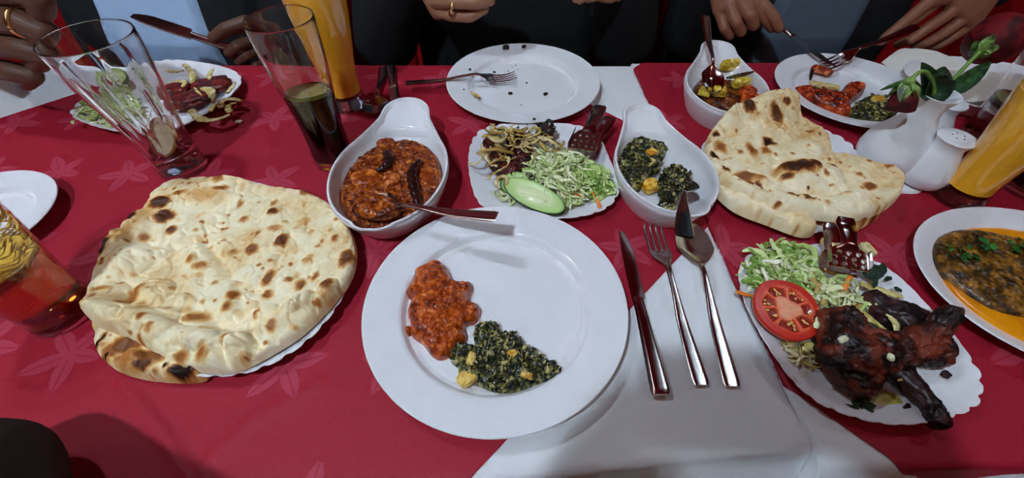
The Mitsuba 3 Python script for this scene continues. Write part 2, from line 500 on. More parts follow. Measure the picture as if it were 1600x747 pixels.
def scallop_plate(name, label, outline, amp, waves, zr=0.017, z=TZ, group=None, flat=0.7):
    o = smooth_curve(outline, 360, True); c = o.mean(0)[:2]
    v = o[:, :2] - c; t = np.arange(360) / 360.0
    rr = np.linalg.norm(v, axis=1); corner = sstep(rr.mean() * 0.97, rr.max() * 0.97, rr)
    k = 1 - amp * (0.25 + 0.75 * corner) * np.abs(np.sin(math.pi * waves * t)) ** 6 * 1.0
    rip = np.abs(np.sin(math.pi * waves * t)) ** 3 * corner
    rings = []
    for s, h, sc in ((.50, .0015, 0), (.52, 0, 0), (.57, 0, 0), (.60, .002, 0), (.80, .0075, .2), (.94, zr - .0045, .7), (.995, zr - .0018, 1), (1.0, zr - .0008, 1), (.995, zr, 1), (.97, zr - .001, 1), (.86, zr - .006, .5), (.74, .0062, .15), (.66, .0046, 0), (.4, .0042, 0)):
        q = v * s * (1 + (k - 1) * sc)[:, None]
        rings.append(np.c_[q + c, z + h - rip * (0.0012 if sc > .4 else 0)])
    return single(name, loft(rings), 'ceramic', label, 'plate', 35, group=group)


def gratin(label, cx, cy, rot, a, b, lug, group):
    n = 180; th = np.arange(n) * 2 * math.pi / n
    oval = affinity.scale(Point(0, 0).buffer(1, 64), b, a)
    lr = b * .47; lc = a + lug - lr
    lobe = affinity.scale(Point(0, lc).buffer(lr, 48), 1, 1).union(Polygon([(-b * .86, a * .50), (-lr * .99, lc - .004), (lr * .99, lc - .004), (b * .86, a * .50)]))
    lobe = lobe.union(affinity.scale(Point(0, -a).buffer(1, 32), b * .14, .004))
    rim = oval.union(lobe).buffer(.03).buffer(-.055).buffer(.025)

    def polar(p):
        L = 0.5; out = []
        for t in th:
            g = p.exterior.intersection(shapely.LineString([(0, 0), (L * math.cos(t), L * math.sin(t))]))
            out.append(max(math.hypot(q.x, q.y) for q in getattr(g, 'geoms', [g])))
        return np.array(out)

    ro, rr = polar(oval), polar(rim); ri = polar(rim.buffer(-.0042)); up = np.clip((rr / ro - 1) / .5, 0, 1) * .010
    ring = lambda r, z: np.c_[r * np.cos(th), r * np.sin(th), np.broadcast_to(z, n)]
    H = .045
    R = [ring(ro * .70, .0015), ring(ro * .71, 0), ring(ro * .78, 0), ring(ro * .82, .004), ring(ro * .93, .022), ring(ro * .985, .034), ring(ro * .9 + rr * .1, .038), ring(ro * .4 + rr * .6, .0405 + up * .6), ring(rr * .985, H - .003 + up), ring(rr, H - .001 + up),
         ring(rr - .0010, H + .0003 + up), ring(rr * .35 + ri * .65, H + .0006 + up), ring(ri, H - .0006 + up), ring(ri * .86 + ro * .125, H - .0045 + up * .7), ring(ri * .66 + ro * .305, H - .009 + up * .4), ring(ri * .40 + ro * .54, H - .0135 + up * .15), ring(ri * .14 + ro * .77, H - .018), ring(ro * .86, .021), ring(ro * .78, .009), ring(ro * .68, .005), ring(ro * .4, .0045)]
    V, F = loft(R); c, s = math.cos(rot), math.sin(rot)
    V = V @ np.array([[c, s, 0], [-s, c, 0], [0, 0, 1.0]]) + [cx, cy, TZ]
    single('gratin_dish', (V, F), 'ceramic', label, 'dish', 40, group=group)

    def local(u, v):                     # a point of the dish: u across, v towards the lug
        return np.array([cx + c * u - s * v, cy + s * u + c * v])
    return local


def rot2(pts, a): return np.asarray(pts) @ np.array([[math.cos(a), math.sin(a)], [-math.sin(a), math.cos(a)]])


# round dinner plates
round_plate('dinner_plate', 'large round white dinner plate in the foreground holding two portions of curry', -0.017, 0.237, 0.136, 0.097)
round_plate('dinner_plate', 'round white dinner plate at the far edge, almost empty with crumbs', 0.019, 0.684, 0.132, 0.094)
round_plate('dinner_plate', 'round white dinner plate with half-eaten curry below the hands cutting food', 0.572, 0.655, 0.121, 0.088)
round_plate('side_plate', 'white side plate at the left edge partly behind the amber drink', -0.662, 0.352, 0.090, 0.062)

# scalloped plates
C7 = ((730, 180), 4.396)
PL_C = ats([(38, 160), (85, 105), (180, 68), (330, 58), (600, 55), (740, 66), (880, 120), (945, 215), (1000, 345), (1050, 480), (1035, 555), (985, 622), (850, 684), (640, 712), (400, 700), (180, 660), (90, 615), (42, 530), (12, 400), (8, 280)], .016, *C7)
scallop_plate('scalloped_plate', 'scalloped square white plate of salad with cucumber in the middle of the table', PL_C, .024, 34)
C5 = ((1130, 340), 2.198)
PL_CH = ats([(52, 205), (60, 160), (95, 122), (180, 102), (300, 92), (430, 100), (520, 145), (600, 200), (700, 300), (790, 400), (850, 480), (888, 545), (893, 595), (880, 640), (840, 668), (780, 690), (690, 708), (580, 713), (480, 697), (400, 672), (330, 640), (255, 580), (190, 500), (125, 400), (75, 300)], .016, *C5)
scallop_plate('scalloped_plate', 'oval scalloped white platter of grilled chicken and salad at the lower right', PL_CH, .022, 36)
PL_NL = ats([(240, 330), (330, 285), (430, 295), (520, 345), (551, 400), (540, 460), (505, 512), (455, 555), (395, 583), (330, 591), (265, 580), (215, 540), (195, 470), (200, 390)], .014)
scallop_plate('scalloped_plate', 'scalloped white plate under the large naan on the left', PL_NL, .02, 40)
PL_NR = ats([(1093, 240), (1110, 215), (1170, 200), (1250, 195), (1320, 220), (1350, 265), (1348, 320), (1310, 356), (1262, 366), (1215, 355), (1165, 328), (1120, 290), (1100, 265)], .014)
scallop_plate('scalloped_plate', 'scalloped white plate under the folded naan on the right', PL_NR, .02, 36)
PL_TL = ats([(110, 176), (122, 162), (165, 132), (205, 110), (245, 96), (285, 95), (325, 100), (358, 108), (377, 120), (374, 138), (350, 160), (320, 180), (280, 200), (235, 211), (190, 208), (150, 199), (122, 188)], .015)
scallop_plate('scalloped_plate', 'scalloped white plate of salad and red kebab at the far left behind a glass', PL_TL, .022, 34)

# oval plate of yellow curry at the right edge
th = np.arange(160) * 2 * math.pi / 160
ovalr = lambda s: np.c_[0.580 + .136 * s * np.cos(th), 0.257 + .113 * s * np.sin(th)]
R = [np.c_[ovalr(s), np.full(160, TZ + h)] for s, h in ((.5, .0015), (.52, 0), (.6, 0), (.66, .003), (.85, .012), (.985, .0215), (1, .023), (.99, .0242), (.965, .0238), (.86, .0175), (.80, .0135), (.74, .0085), (.66, .006), (.4, .0055))]
single('oval_plate', loft(R), 'ceramic', 'oval white plate of brown curry with an orange oil rim at the right edge', 'plate', 35)

# gratin dishes
gd = 'white gratin dishes of curry'
D_CUR = gratin('white eared gratin dish of red curry with dark chillies left of the centre salad', -0.156, 0.416, -0.02, 0.100, 0.0745, 0.052, None)
D_SPI = gratin('white eared gratin dish half full of spinach curry right of the centre salad', 0.196, 0.421, 0.09, 0.084, 0.063, 0.047, None)
D_POT = gratin('white eared gratin dish of potato curry near the far edge of the right table', 0.341, 0.622, -0.16, 0.085, 0.064, 0.049, None)

# shallow white dish with napkins behind the rose
R = []
th = np.arange(120) * 2 * math.pi / 120
for s, h in ((.5, .001), (.52, 0), (.62, 0), (.7, .006), (.9, .024), (1, .034), (.985, .035), (.95, .033), (.82, .018), (.66, .006), (.4, .005)):
    q = rot2(np.c_[.135 * s * np.cos(th), .094 * s * np.sin(th)], -.25); R.append(np.c_[q + [0.795, 0.640], np.full(120, TZ + h)])
single('oval_bowl', loft(R), 'ceramic', 'shallow oval white bowl with crumpled napkins behind the rose', 'bowl', 35)


def napkin(label, c, w, l, rot, lift, seed, z=TZ):
    u, v = grid(-1, 1, -1, 1, 40, 40)
    x, y = u * w, v * l
    h = lift * (0.45 + .55 * np.cos(u * 2.2 + .5 * v)) * (1 - .35 * v ** 2) + .012 * (nz(u, v, 1.6, seed) - .5) + .006
    h = np.maximum(h, .001); x = x * (1 + .1 * nz(v, u, 1.2, seed + 3))
    q = rot2(np.stack([x.ravel(), y.ravel()], 1), rot)
    top = np.c_[q + np.asarray(c), z + h.ravel()]; bot = top - [0, 0, .0012]
    i, j = np.meshgrid(np.arange(39), np.arange(39), indexing='ij'); a = (i * 40 + j).ravel()
    f = np.vstack([np.stack([a, a + 40, a + 41], 1), np.stack([a, a + 41, a + 1], 1)])
    single('paper_napkin', (np.vstack([top, bot]), np.vstack([f, f[:, ::-1] + 1600])), 'paper_white', label, 'napkin', True)


napkin('crumpled white napkin left of the oval bowl behind the cutting hands', (0.745, 0.735), .05, .045, .5, .038, 4)
napkin('folded white napkin lying inside the shallow oval bowl', (0.80, 0.645), .075, .05, -.3, .020, 9, TZ + .012)

# ------------------------------------------------------------------ cutlery
def bar(stations, along, side, up, o, nseg=9):
    """Sweeps a flat bar: stations (s, half width, z, thickness, cup)."""
    rings = []
    t = np.linspace(-1, 1, nseg)
    for s, w, z, th_, c in stations:
        zt = z + c * t ** 2; e = th_ / 2 * np.sqrt(np.clip(1 - t ** 4, 0.02, 1))
        X = np.r_[t * w, t[::-1] * w]; Z = np.r_[zt + e, (zt - e)[::-1]]
        rings.append(o + s * along + X[:, None] * side + Z[:, None] * up)
    return loft(rings)


def axes(p, q, upv=(0, 0, 1)):
    a = q - p; L = np.linalg.norm(a); a = a / L
    s = np.cross(a, upv); s /= np.linalg.norm(s)
    return a, s, np.cross(s, a), L


def profile(pairs, n=24):
    p = np.array(pairs); s = np.linspace(p[0, 0], p[-1, 0], n)
    return [(v, *[np.interp(v, p[:, 0], p[:, k]) for k in range(1, p.shape[1])]) for v in s]


def curvy(pairs, n=30):
    p = np.array(pairs); s = np.linspace(p[0, 0], p[-1, 0], n)
    from scipy.interpolate import PchipInterpolator
    f = PchipInterpolator(p[:, 0], p[:, 1:]); return [(v, *f(v)) for v in s]


def spoon(label, tip, end, upv=(0, 0, 1), wide=.0215, group=None, hw=1.0):
    """tip: far end of the bowl, end: end of the handle (3D points)."""
    a, s, u, L = axes(end, tip, upv); k = thing('spoon', label, 'spoon', group); B = L - .066 * L / .2
    part(k, 'handle', bar(curvy([(0, .0068 * hw, .0015, .0022, 0), (.004, .0078 * hw, .0015, .0026, 0), (L * .3, .0062 * hw, .003, .0026, 0), (L * .52, .0036, .009, .003, 0), (B - .012, .0028, .011, .0032, 0), (B + .002, .0034, .0075, .0026, .0003)]), a, s, u, end), 'steel', 50)
    part(k, 'bowl', bar(curvy([(B, .003, .008, .0022, 0), (B + .008, .0115 * wide / .0215, .0035, .0014, .004), (B + (L - B) * .4, wide, -.0010, .0013, .0085), (B + (L - B) * .65, wide * .93, -.0008, .0013, .008), (B + (L - B) * .88, wide * .62, .002, .0013, .0045), (L - .001, wide * .25, .0055, .0013, .001), (L, .001, .006, .001, 0)], 40), a, s, u, end, 15), 'steel', 50)
    return k


def fork(label, tip, end, upv=(0, 0, 1), group=None, wide=.0122):
    a, s, u, L = axes(end, tip, upv); k = thing('fork', label, 'fork', group); f = L / .2
    part(k, 'handle', bar(curvy([(0, .0066, .0015, .0022, 0), (.004, .0076, .0015, .0026, 0), (.06 * f, .0060, .003, .0026, 0), (.105 * f, .0036, .010, .003, 0), (.128 * f, .0034, .0125, .003, 0), (.142 * f, .0085, .008, .0022, .0006), (.150 * f, wide, .0050, .002, .0016), (.158 * f, wide, .0035, .002, .002)], 40), a, s, u, end), 'steel', 50)
    for i in range(4):
        x = (i - 1.5) * wide * 2 / 3.55
        st = curvy([(.156 * f, wide * .20, .0048, .0019, 0), (.17 * f, wide * .15, .0034, .0018, 0), (.185 * f, wide * .14, .0045, .0017, 0), (L - .003, wide * .10, .0085, .0014, 0), (L, wide * .04, .0098, .001, 0)], 14)
        part(k, 'tine', bar(st, a, s, u, end + s * x, 5), 'steel', 50)
    return k


def knife(label, tip, end, upv=(0, 0, 1), group=None, broad=1.0):
    a, s, u, L = axes(end, tip, upv); k = thing('table_knife', label, 'knife', group); f = L / .205
    part(k, 'handle', bar(curvy([(0, .0085, .004, .006, 0), (.004, .0094, .004, .0075, 0), (.05 * f, .0078, .0045, .0072, 0), (.095 * f, .0064, .0045, .0066, 0), (.106 * f, .0066, .004, .005, 0)]), a, s, u, end, 11), 'steel', 50)
    rings = []
    for t in np.linspace(0, 1, 22):
        sp = .1055 * f + t * (L - .1055 * f); w0 = -.0066 * broad * (1 - t ** 4 * .6); w1 = .0082 * broad * (1 - max(0, t - .55) ** 2 * 3.6) if t < .999 else w0 + .002
        w1 = max(w1, w0 + .0015); c = (w0 + w1) / 2; h = (w1 - w0) / 2
        p = np.array([[-h, 0], [-h * .6, .0011], [h * .6, .0006], [h, .0002], [h, -.0002], [h * .6, -.0006], [-h * .6, -.0011]])
        rings.append(end + sp * a + (p[:, :1] + c) * s + (p[:, 1:] + .003) * u)
    part(k, 'blade', loft(rings), 'steel', 30)
    return k


E3 = lambda p, z: np.array([p[0], p[1], TZ + z])
knife('steel table knife lying between the large dinner plate and the fork', at(970, 363, .001), at(1032, 620, .001))
fork('steel table fork lying between the knife and the spoon on the white cloth', at(1016, 354, .001), at(1096, 603, .001))
spoon('steel tablespoon lying rightmost of the cutlery on the white cloth', at(1072, 352, .001), at(1144, 605, .001))
sp0 = D_CUR(-.030, -.028); b0 = E3(sp0, .036)
spoon('steel serving spoon in the red curry dish, its handle over the large dinner plate', at(557, 326, .030), reach(at(557, 326, .030), 777, 340, .185), wide=.023)
q0 = at(1062, 283, .032)
spoon('steel serving spoon in the spinach dish, its handle towards the table cutlery', q0, reach(q0, 1069, 372, .145), wide=.0205, hw=1.25)
q1 = at(1112, 150, .034)
spoon('steel serving spoon standing in the potato curry dish', q1, reach(q1, 1102, 26, .165, True), (0, -1, .3), wide=.019)
fork('steel fork resting on the almost empty far plate', at(806, 124, .012), at(634, 131, .020))
knife('steel knife lying right of the spoon behind the red curry dish', at(620, 172, .002), at(610, 106, .002))
spoon('dark steel spoon lying left of a knife by the tall mango drink', at(585, 183, .002), at(600, 106, .002))


def tongs(label, pts, end, end2, width, tilt):
    """Serving tongs: pts = (left, right) corners' centre of the perforated jaw's front edge, end of the upper arm, end of the lower arm."""
    k = thing('serving_tongs', label, 'tongs'); front = np.asarray(pts)
    a, s, u, L = axes(end, front, tilt); jl = L * .40
    st = [(L - jl, width * .62), (L - jl * .9, width * .80), (L - jl * .7, width * .96), (L - .002, width), (L, width * .97)]
    poly = Polygon([(x, w) for x, w in st] + [(x, -w) for x, w in st[::-1]])
    for i in range(3):
        n = 4 if i < 2 else 3
        for j in range(n):
            poly = poly.difference(Point(L - jl * (.16 + .27 * i), (j - (n - 1) / 2) * width * .46).buffer(width * .12, 8))
    m = trimesh.creation.extrude_polygon(poly, .0016, engine='earcut'); v = np.array(m.vertices)
    jk = part(k, 'perforated_jaw', (end + v[:, :1] * a + v[:, 1:2] * s + (v[:, 2:3] - .0008) * u, np.array(m.faces)), 'steel', 30)
    studs = []
    for i in range(3):
        n = 4 if i < 2 else 3
        for j in range(n):
            c = end + (L - jl * (.16 + .27 * i)) * a + ((j - (n - 1) / 2) * width * .46) * s + .0009 * u
            studs.append(tube([c + width * .135 * (math.cos(w) * a + math.sin(w) * s) for w in np.linspace(0, 6.283, 13)], .0006, 5))
    part(jk, 'pierced_rims', cat(*studs), 'steel', 50)
    w = width
    part(jk, 'side_lip', bar([(L - jl * .95, .0004, .003, .006, 0), (L - .003, .0004, .003, .007, 0)], a, s, u, end + s * w * .97, 5), 'steel')
    part(jk, 'side_lip', bar([(L - jl * .95, .0004, .003, .006, 0), (L - .003, .0004, .003, .007, 0)], a, s, u, end - s * w * .97, 5), 'steel')
    part(k, 'upper_arm', bar(curvy([(0, .0085, .0, .002, .0), (.006, .0105, 0, .0028, -.0008), (L * .3, .0095, .003, .0028, -.001), (L * .52, .0085, .004, .0026, -.001), (L - jl * .9, width * .6, .0004, .002, 0)]), a, s, u, end), 'steel', 50)
    f2 = front - u * .017 + a * .004; a2, s2, u2, L2 = axes(end2, f2, tilt)
    part(k, 'lower_arm', bar(curvy([(0, .0085, 0, .002, 0), (.006, .0105, 0, .0028, 0), (L2 * .5, .009, -.002, .0026, 0), (L2 * .62, width * .7, 0, .002, .001), (L2 * .9, width * .95, 0, .0016, .002), (L2, width * .8, .002, .0014, .002)]), a2, s2, u2, end2), 'steel', 50)
    return k


pf = at(908, 234, .032)
tongs('steel serving tongs with a perforated jaw on the centre salad plate', pf, at(938, 165, .040), at(954, 183, .026), .020, (-.25, -.35, 1))
pf = at(1326, 420, .040)
tongs('steel serving tongs with a perforated jaw on the chicken platter', pf, at(1322, 340, .062), at(1300, 350, .042), .021, (0, -.35, 1))
# ------------------------------------------------------------------ bread
BREAD = [(0.0, 'f0e4c2'), (0.14, 'e6d2a4'), (0.32, 'd0a464'), (0.55, 'a8682e'), (0.8, '643414'), (1.0, '1c0e08')]


def ramp(t, stops):
    ts = [s[0] for s in stops]; cs = np.array([col(s[1]) for s in stops])
    return np.stack([np.interp(np.clip(t, 0, 1), ts, cs[:, k]) for k in range(3)], 1)


def naan(name, label, outline, spots, ridges, bumps, off, s, h0, zb, thick, seed, res=.0014, toast=0.12, parent=None, small=60, lift=0.0):
    """Flatbread: outline, browned blisters (x, y, rx, ry, depth of brown), ridges (polyline, height, width) and bumps (x, y, rx, ry, height), all in coordinates of one view of it."""
    O = ats(outline, h0, off, s); r = np.random.default_rng(seed)

    def place(x, y, rx, ry):
        c = at(off[0] + x / s, off[1] + y / s, h0)[:2]
        ax = np.linalg.norm(at(off[0] + (x + rx) / s, off[1] + y / s, h0)[:2] - c); ay = np.linalg.norm(at(off[0] + x / s, off[1] + (y + ry) / s, h0)[:2] - c)
        return c, ax, ay

    SP = [(*place(a, b, c, d), e) for a, b, c, d, e in spots]; BU = [(*place(a, b, c, d), e) for a, b, c, d, e in bumps]
    RI = [(ats(l, h0, off, s), a, w) for l, a, w in ridges]
    poly = Polygon(O[:, :2]); x0, y0, x1, y1 = poly.bounds
    while small > 0:
        p = r.uniform((x0, y0), (x1, y1))
        if poly.contains(Point(p)):
            q = r.uniform(.0015, .0045); SP.append((p, q, q * r.uniform(.6, 1.2), r.uniform(.2, .5))); small -= 1
    blis = []
    for i in range(120):
        p = r.uniform((x0, y0), (x1, y1)); q = r.uniform(.004, .013); blis.append((p, q, q * r.uniform(.6, 1.3), q * r.uniform(.08, .26)))

    def top(x, y, d):
        z = np.full(x.shape, thick) + .009 * (nz(x, y, 22, seed, 3) - .5) + .0045 * (nz(x, y, 70, seed + 1, 2) - .5) + 0.0016 * (nz(x, y, 170, seed + 12, 2) - .5) + .0007 * (nz(x, y, 420, seed + 13, 2) - .5)
        z = z - .0030 * np.exp(-((nz(x, y, 26, seed + 15, 2) - .5) / .014) ** 2) - .0022 * np.exp(-((nz(x, y, 48, seed + 16, 2) - .5) / .02) ** 2)
        for l, a, w in RI: z = z + a * np.exp(-(seg_dist(x, y, l) / w) ** 2)
        for c, ax, ay, e in BU:
            q = ((x - c[0]) / ax) ** 2 + ((y - c[1]) / ay) ** 2; z = z + e * np.sqrt(np.clip(1 - q, 0, 1)) 
        for c, ax, ay, e in blis:
            q = ((x - c[0]) / ax) ** 2 + ((y - c[1]) / ay) ** 2; z = z + e * np.clip(1 - q, 0, 1)
        for c, ax, ay, e in SP:
            q = ((x - c[0]) / ax) ** 2 + ((y - c[1]) / ay) ** 2; z = z + min(ax, ay) * .16 * np.clip(1.3 - q, 0, 1)
        z = .004 * np.logaddexp(0, z / .004) + .0006
        return z * (edge(d, .007) * .97 + .03)

    V, F, d = mound(O, top, zb, res, seed)
    x, y = V[:, 0], V[:, 1]
    t = toast * sstep(.42, .70, nz(x, y, 16, seed + 5, 3)) + .12 * sstep(.48, .72, nz(x, y, 60, seed + 6, 3)) + .16 * sstep(.60, .72, nz(x, y, 90, seed + 26, 3)) + .07 * sstep(.45, .75, nz(x, y, 240, seed + 27, 2))
    wob = 0.55 * (nz(x, y, 160, seed + 8, 3) - .5) + .25 * (nz(x, y, 500, seed + 9, 2) - .5)
    for c, ax, ay, e in SP:
        q = np.sqrt(((x - c[0]) / ax) ** 2 + ((y - c[1]) / ay) ** 2)
        soft = .5 if e < .6 else .75
        t = np.maximum(t, e * sstep(1.22, soft - .25, q + wob) + .13 * sstep(1.7, .8, q + wob))
    C = ramp(t, BREAD) * (0.95 + .10 * nz(x, y, 300, seed + 2, 2))[:, None]
    if parent: return part(parent, name, (V, F), 'bread', True, C, label)
    return single(name, (V, F), 'bread', label, 'naan bread', True, C)


C2 = ((100, 260), 2.198)
zl = lambda x, y: TZ + .010 + .009 * sstep(.06, .14, np.hypot((x + .305) / 1.0, (y - .285) / 1.1)) - .006 * sstep(.13, .19, np.hypot(x + .305, y - .285))
nl = naan('naan_bread', 'large oval naan blistered brown covering a plate on the left',
     [(330, 42), (430, 25), (560, 25), (680, 50), (820, 72), (900, 110), (965, 180), (998, 270), (990, 350), (960, 410), (880, 500), (790, 580), (690, 640), (600, 685), (540, 697), (450, 692), (370, 668), (290, 628), (190, 575), (110, 545), (75, 505), (68, 440), (78, 395), (92, 345), (128, 275), (165, 215), (190, 182), (255, 130), (290, 78)],
     [(332, 125, 38, 27, .78), (345, 172, 34, 21, .76), (365, 215, 20, 15, .7), (275, 245, 22, 12, .5), (395, 88, 35, 10, .55), (530, 40, 28, 15, .5), (538, 77, 34, 11, .58), (215, 168, 42, 17, .86), (145, 285, 22, 26, .9), (135, 338, 14, 8, .5), (600, 120, 14, 14, .5), (712, 150, 20, 14, .7), (612, 172, 20, 12, .5), (470, 240, 14, 9, .5), (660, 222, 12, 14, .5), (635, 272, 25, 17, .6), (742, 250, 30, 20, .68), (690, 370, 24, 32, .62), (768, 382, 18, 12, .5), (808, 400, 22, 20, .58), (860, 375, 16, 20, .52), (688, 428, 22, 18, .58), (655, 497, 18, 18, .5), (912, 420, 22, 25, .62), (930, 248, 18, 14, .56), (968, 318, 26, 34, .66), (725, 560, 20, 22, .5), (570, 430, 25, 20, .55), (552, 472, 20, 22, .52), (295, 537, 15, 18, .55), (265, 600, 20, 17, .52), (400, 655, 35, 22, .5), (490, 655, 32, 26, .52), (245, 435, 26, 44, .5), (430, 315, 18, 15, .45), (545, 205, 16, 8, .4), (440, 505, 48, 26, .5), (120, 460, 20, 10, .45), (140, 432, 46, 12, .4), (720, 205, 30, 14, .36), (880, 480, 12, 12, .5), (575, 595, 12, 28, .38), (832, 80, 24, 17, .62), (540, 245, 8, 8, .4), (660, 325, 8, 8, .5), (770, 323, 9, 8, .5), (885, 255, 10, 9, .45), (715, 115, 12, 16, .42), (835, 310, 20, 20, .3), (460, 335, 30, 14, .42), (290, 150, 50, 60, .2), (200, 240, 45, 60, .22), (480, 100, 80, 26, .2)],
     [([(370, 265), (460, 230), (520, 300), (575, 375), (650, 408)], -.007, .006), ([(578, 385), (605, 490), (555, 525), (520, 535)], -.005, .005), ([(85, 505), (200, 508), (300, 500)], .010, .012), ([(140, 520), (270, 545), (400, 580), (520, 600)], .012, .014), ([(540, 640), (650, 580), (780, 505), (905, 430)], .012, .013),
      ([(225, 455), (300, 478), (420, 465), (545, 540), (650, 548), (735, 500)], -.007, .007), ([(800, 150), (830, 110), (860, 85)], -.004, .004), ([(415, 220), (450, 150), (560, 110)], -.003, .004), ([(215, 365), (235, 300), (330, 300)], .006, .009), ([(165, 240), (190, 330), (180, 370)], .006, .010), ([(805, 160), (900, 190)], .003, .006), ([(560, 640), (560, 690)], -.008, .004), ([(655, 560), (670, 620)], -.006, .004)],
     [(255, 330, 45, 38, .006), (300, 430, 62, 50, .008), (375, 462, 60, 35, .006), (480, 300, 90, 60, .006), (650, 210, 120, 60, .003), (765, 480, 22, 28, .006), (805, 485, 24, 30, .007), (840, 470, 20, 30, .005), (690, 490, 50, 24, .006), (610, 630, 50, 45, .006), (480, 600, 70, 34, .006), (570, 460, 52, 58, .004), (780, 235, 60, 30, .005), (150, 460, 70, 55, .006), (300, 560, 80, 40, .005)],
     *C2, .028, zl, 0.011, 11, toast=.17, res=.0012, small=90)
naan('folded_edge', 'browned underside folded out at the near left edge',
     [(76, 512), (96, 505), (180, 545), (280, 590), (370, 635), (450, 668), (462, 706), (400, 720), (330, 719), (250, 711), (180, 694), (126, 668), (94, 636), (78, 595), (74, 550)],
     [(120, 600, 16, 30, .95), (140, 650, 12, 16, .9), (115, 655, 9, 12, .9), (275, 680, 40, 20, .75), (400, 700, 55, 22, 1.0), (350, 685, 10, 10, 1.0), (210, 610, 60, 30, .62), (300, 650, 60, 26, .6), (160, 630, 40, 40, .55), (220, 660, 70, 40, .42), (250, 690, 60, 14, .35)],
     [], [], *C2, .022, TZ + .005, .012, 21, toast=.4, parent=nl, small=12)

C8 = ((1080, 140), 3.1125)
zr = lambda x, y: TZ + .018 + .0 * x
naan('naan_bread', 'lower naan peeping out at the near left below the folded naan on the right',
     [(60, 375), (80, 330), (200, 250), (400, 250), (500, 400), (560, 560), (600, 650), (604, 695), (570, 711), (480, 692), (350, 642), (220, 590), (120, 505), (72, 435)],
     [(300, 530, 70, 26, .62), (350, 570, 60, 18, .66), (420, 568, 30, 10, .7), (240, 515, 20, 20, .5), (100, 420, 20, 20, .3)], [([(90, 430), (220, 560), (400, 640), (560, 690)], .006, .012)], [], *C8, .018, lambda x, y: TZ + .014 + 0 * x, .010, 31, res=.0018, toast=.24, small=14)
naan('naan_bread', 'scorched brown scrap of naan sticking out by the tongs on the right',
     [(640, 560), (780, 560), (905, 580), (916, 600), (890, 635), (840, 665), (790, 688), (700, 690), (620, 650)], [(840, 620, 70, 30, .72), (780, 650, 50, 26, .66), (880, 600, 40, 14, .55), (820, 640, 60, 10, .9)],
     [([(780, 680), (900, 610)], .004, .004), ([(770, 650), (890, 590)], -.003, .003)], [], *C8, .014, lambda x, y: TZ + .010 + 0 * x, .008, 41, res=.0018, toast=.5, small=6)
naan('naan_bread', 'folded naan with dark blisters lying on top of the right-hand plate',
     [(75, 270), (90, 210), (130, 168), (200, 120), (290, 85), (350, 62), (430, 57), (500, 70), (532, 106), (600, 152), (680, 222), (712, 290), (790, 312), (900, 342), (990, 366), (1036, 430), (1030, 500), (980, 550), (880, 600), (760, 620), (640, 611), (520, 592), (450, 578), (330, 535), (220, 482), (140, 420), (88, 345)],
     [(400, 145, 38, 32, .72), (440, 98, 22, 10, .68), (255, 130, 38, 22, .78), (120, 222, 20, 12, .8), (140, 285, 30, 34, .55), (112, 325, 18, 25, .88), (165, 402, 20, 20, .88), (280, 312, 27, 38, .58), (230, 320, 12, 15, .5), (375, 260, 40, 19, .86), (360, 300, 30, 20, .5), (265, 420, 62, 18, .6), (335, 470, 20, 32, .72), (275, 465, 22, 16, .72), (500, 405, 95, 34, .8), (575, 398, 30, 25, .76), (455, 440, 30, 14, .7), (665, 405, 14, 14, .6), (630, 440, 10, 18, .55), (555, 538, 32, 25, .74), (485, 530, 30, 16, .62), (600, 548, 8, 12, .6), (575, 205, 25, 12, .5), (625, 220, 10, 14, .5), (880, 458, 40, 16, .62), (820, 410, 20, 10, .5), (960, 372, 30, 10, .5), (490, 315, 15, 6, .5), (410, 315, 10, 8, .5), (555, 497, 6, 6, 1.0), (215, 210, 10, 8, .45), (330, 430, 40, 16, .45), (420, 560, 20, 9, .6), (860, 355, 16, 8, .5), (590, 450, 8, 6, .5)],
     [([(400, 360), (450, 350), (600, 335), (700, 345), (750, 400), (760, 470), (700, 510)], -.006, .004), ([(390, 500), (400, 400), (420, 350)], -.005, .005), ([(200, 415), (300, 440), (420, 520), (450, 570)], -.006, .005), ([(700, 300), (730, 340), (760, 400)], -.007, .007), ([(450, 545), (600, 560), (800, 570), (960, 530), (1020, 450)], .008, .013), ([(100, 360), (220, 460), (340, 515)], .006, .010), ([(300, 290), (400, 250), (540, 230)], -.003, .004), ([(540, 120), (520, 200), (600, 250)], -.003, .005), ([(780, 440), (880, 490), (960, 440)], -.006, .014), ([(680, 320), (640, 320), (660, 280)], -.004, .004)],
     [(585, 425, 172, 84, .013), (600, 290, 60, 40, .006), (265, 310, 60, 50, .007), (400, 150, 90, 60, .006), (180, 170, 60, 40, .006), (780, 520, 80, 40, .008), (340, 190, 50, 60, .005), (560, 110, 40, 30, .004), (330, 250, 30, 24, .005)],
     *C8, .036, lambda x, y: TZ + .024 + .004 * nz(x, y, 8, 3) + .022 * sstep(.525, .575, y - .35 * (x - .38)), .010, 51, toast=.20, small=60)

# ------------------------------------------------------------------ curries
TIKKA = [(0.12, '541804'), (0.38, '86300a'), (0.55, 'a2430f'), (0.72, 'b8541a'), (0.92, 'd08444')]
SPIN = [(0.22, '0c1108'), (0.42, '1d240f'), (0.55, '3c3f1a'), (0.68, '716a30'), (0.82, 'a0934e'), (0.95, 'c4b676')]


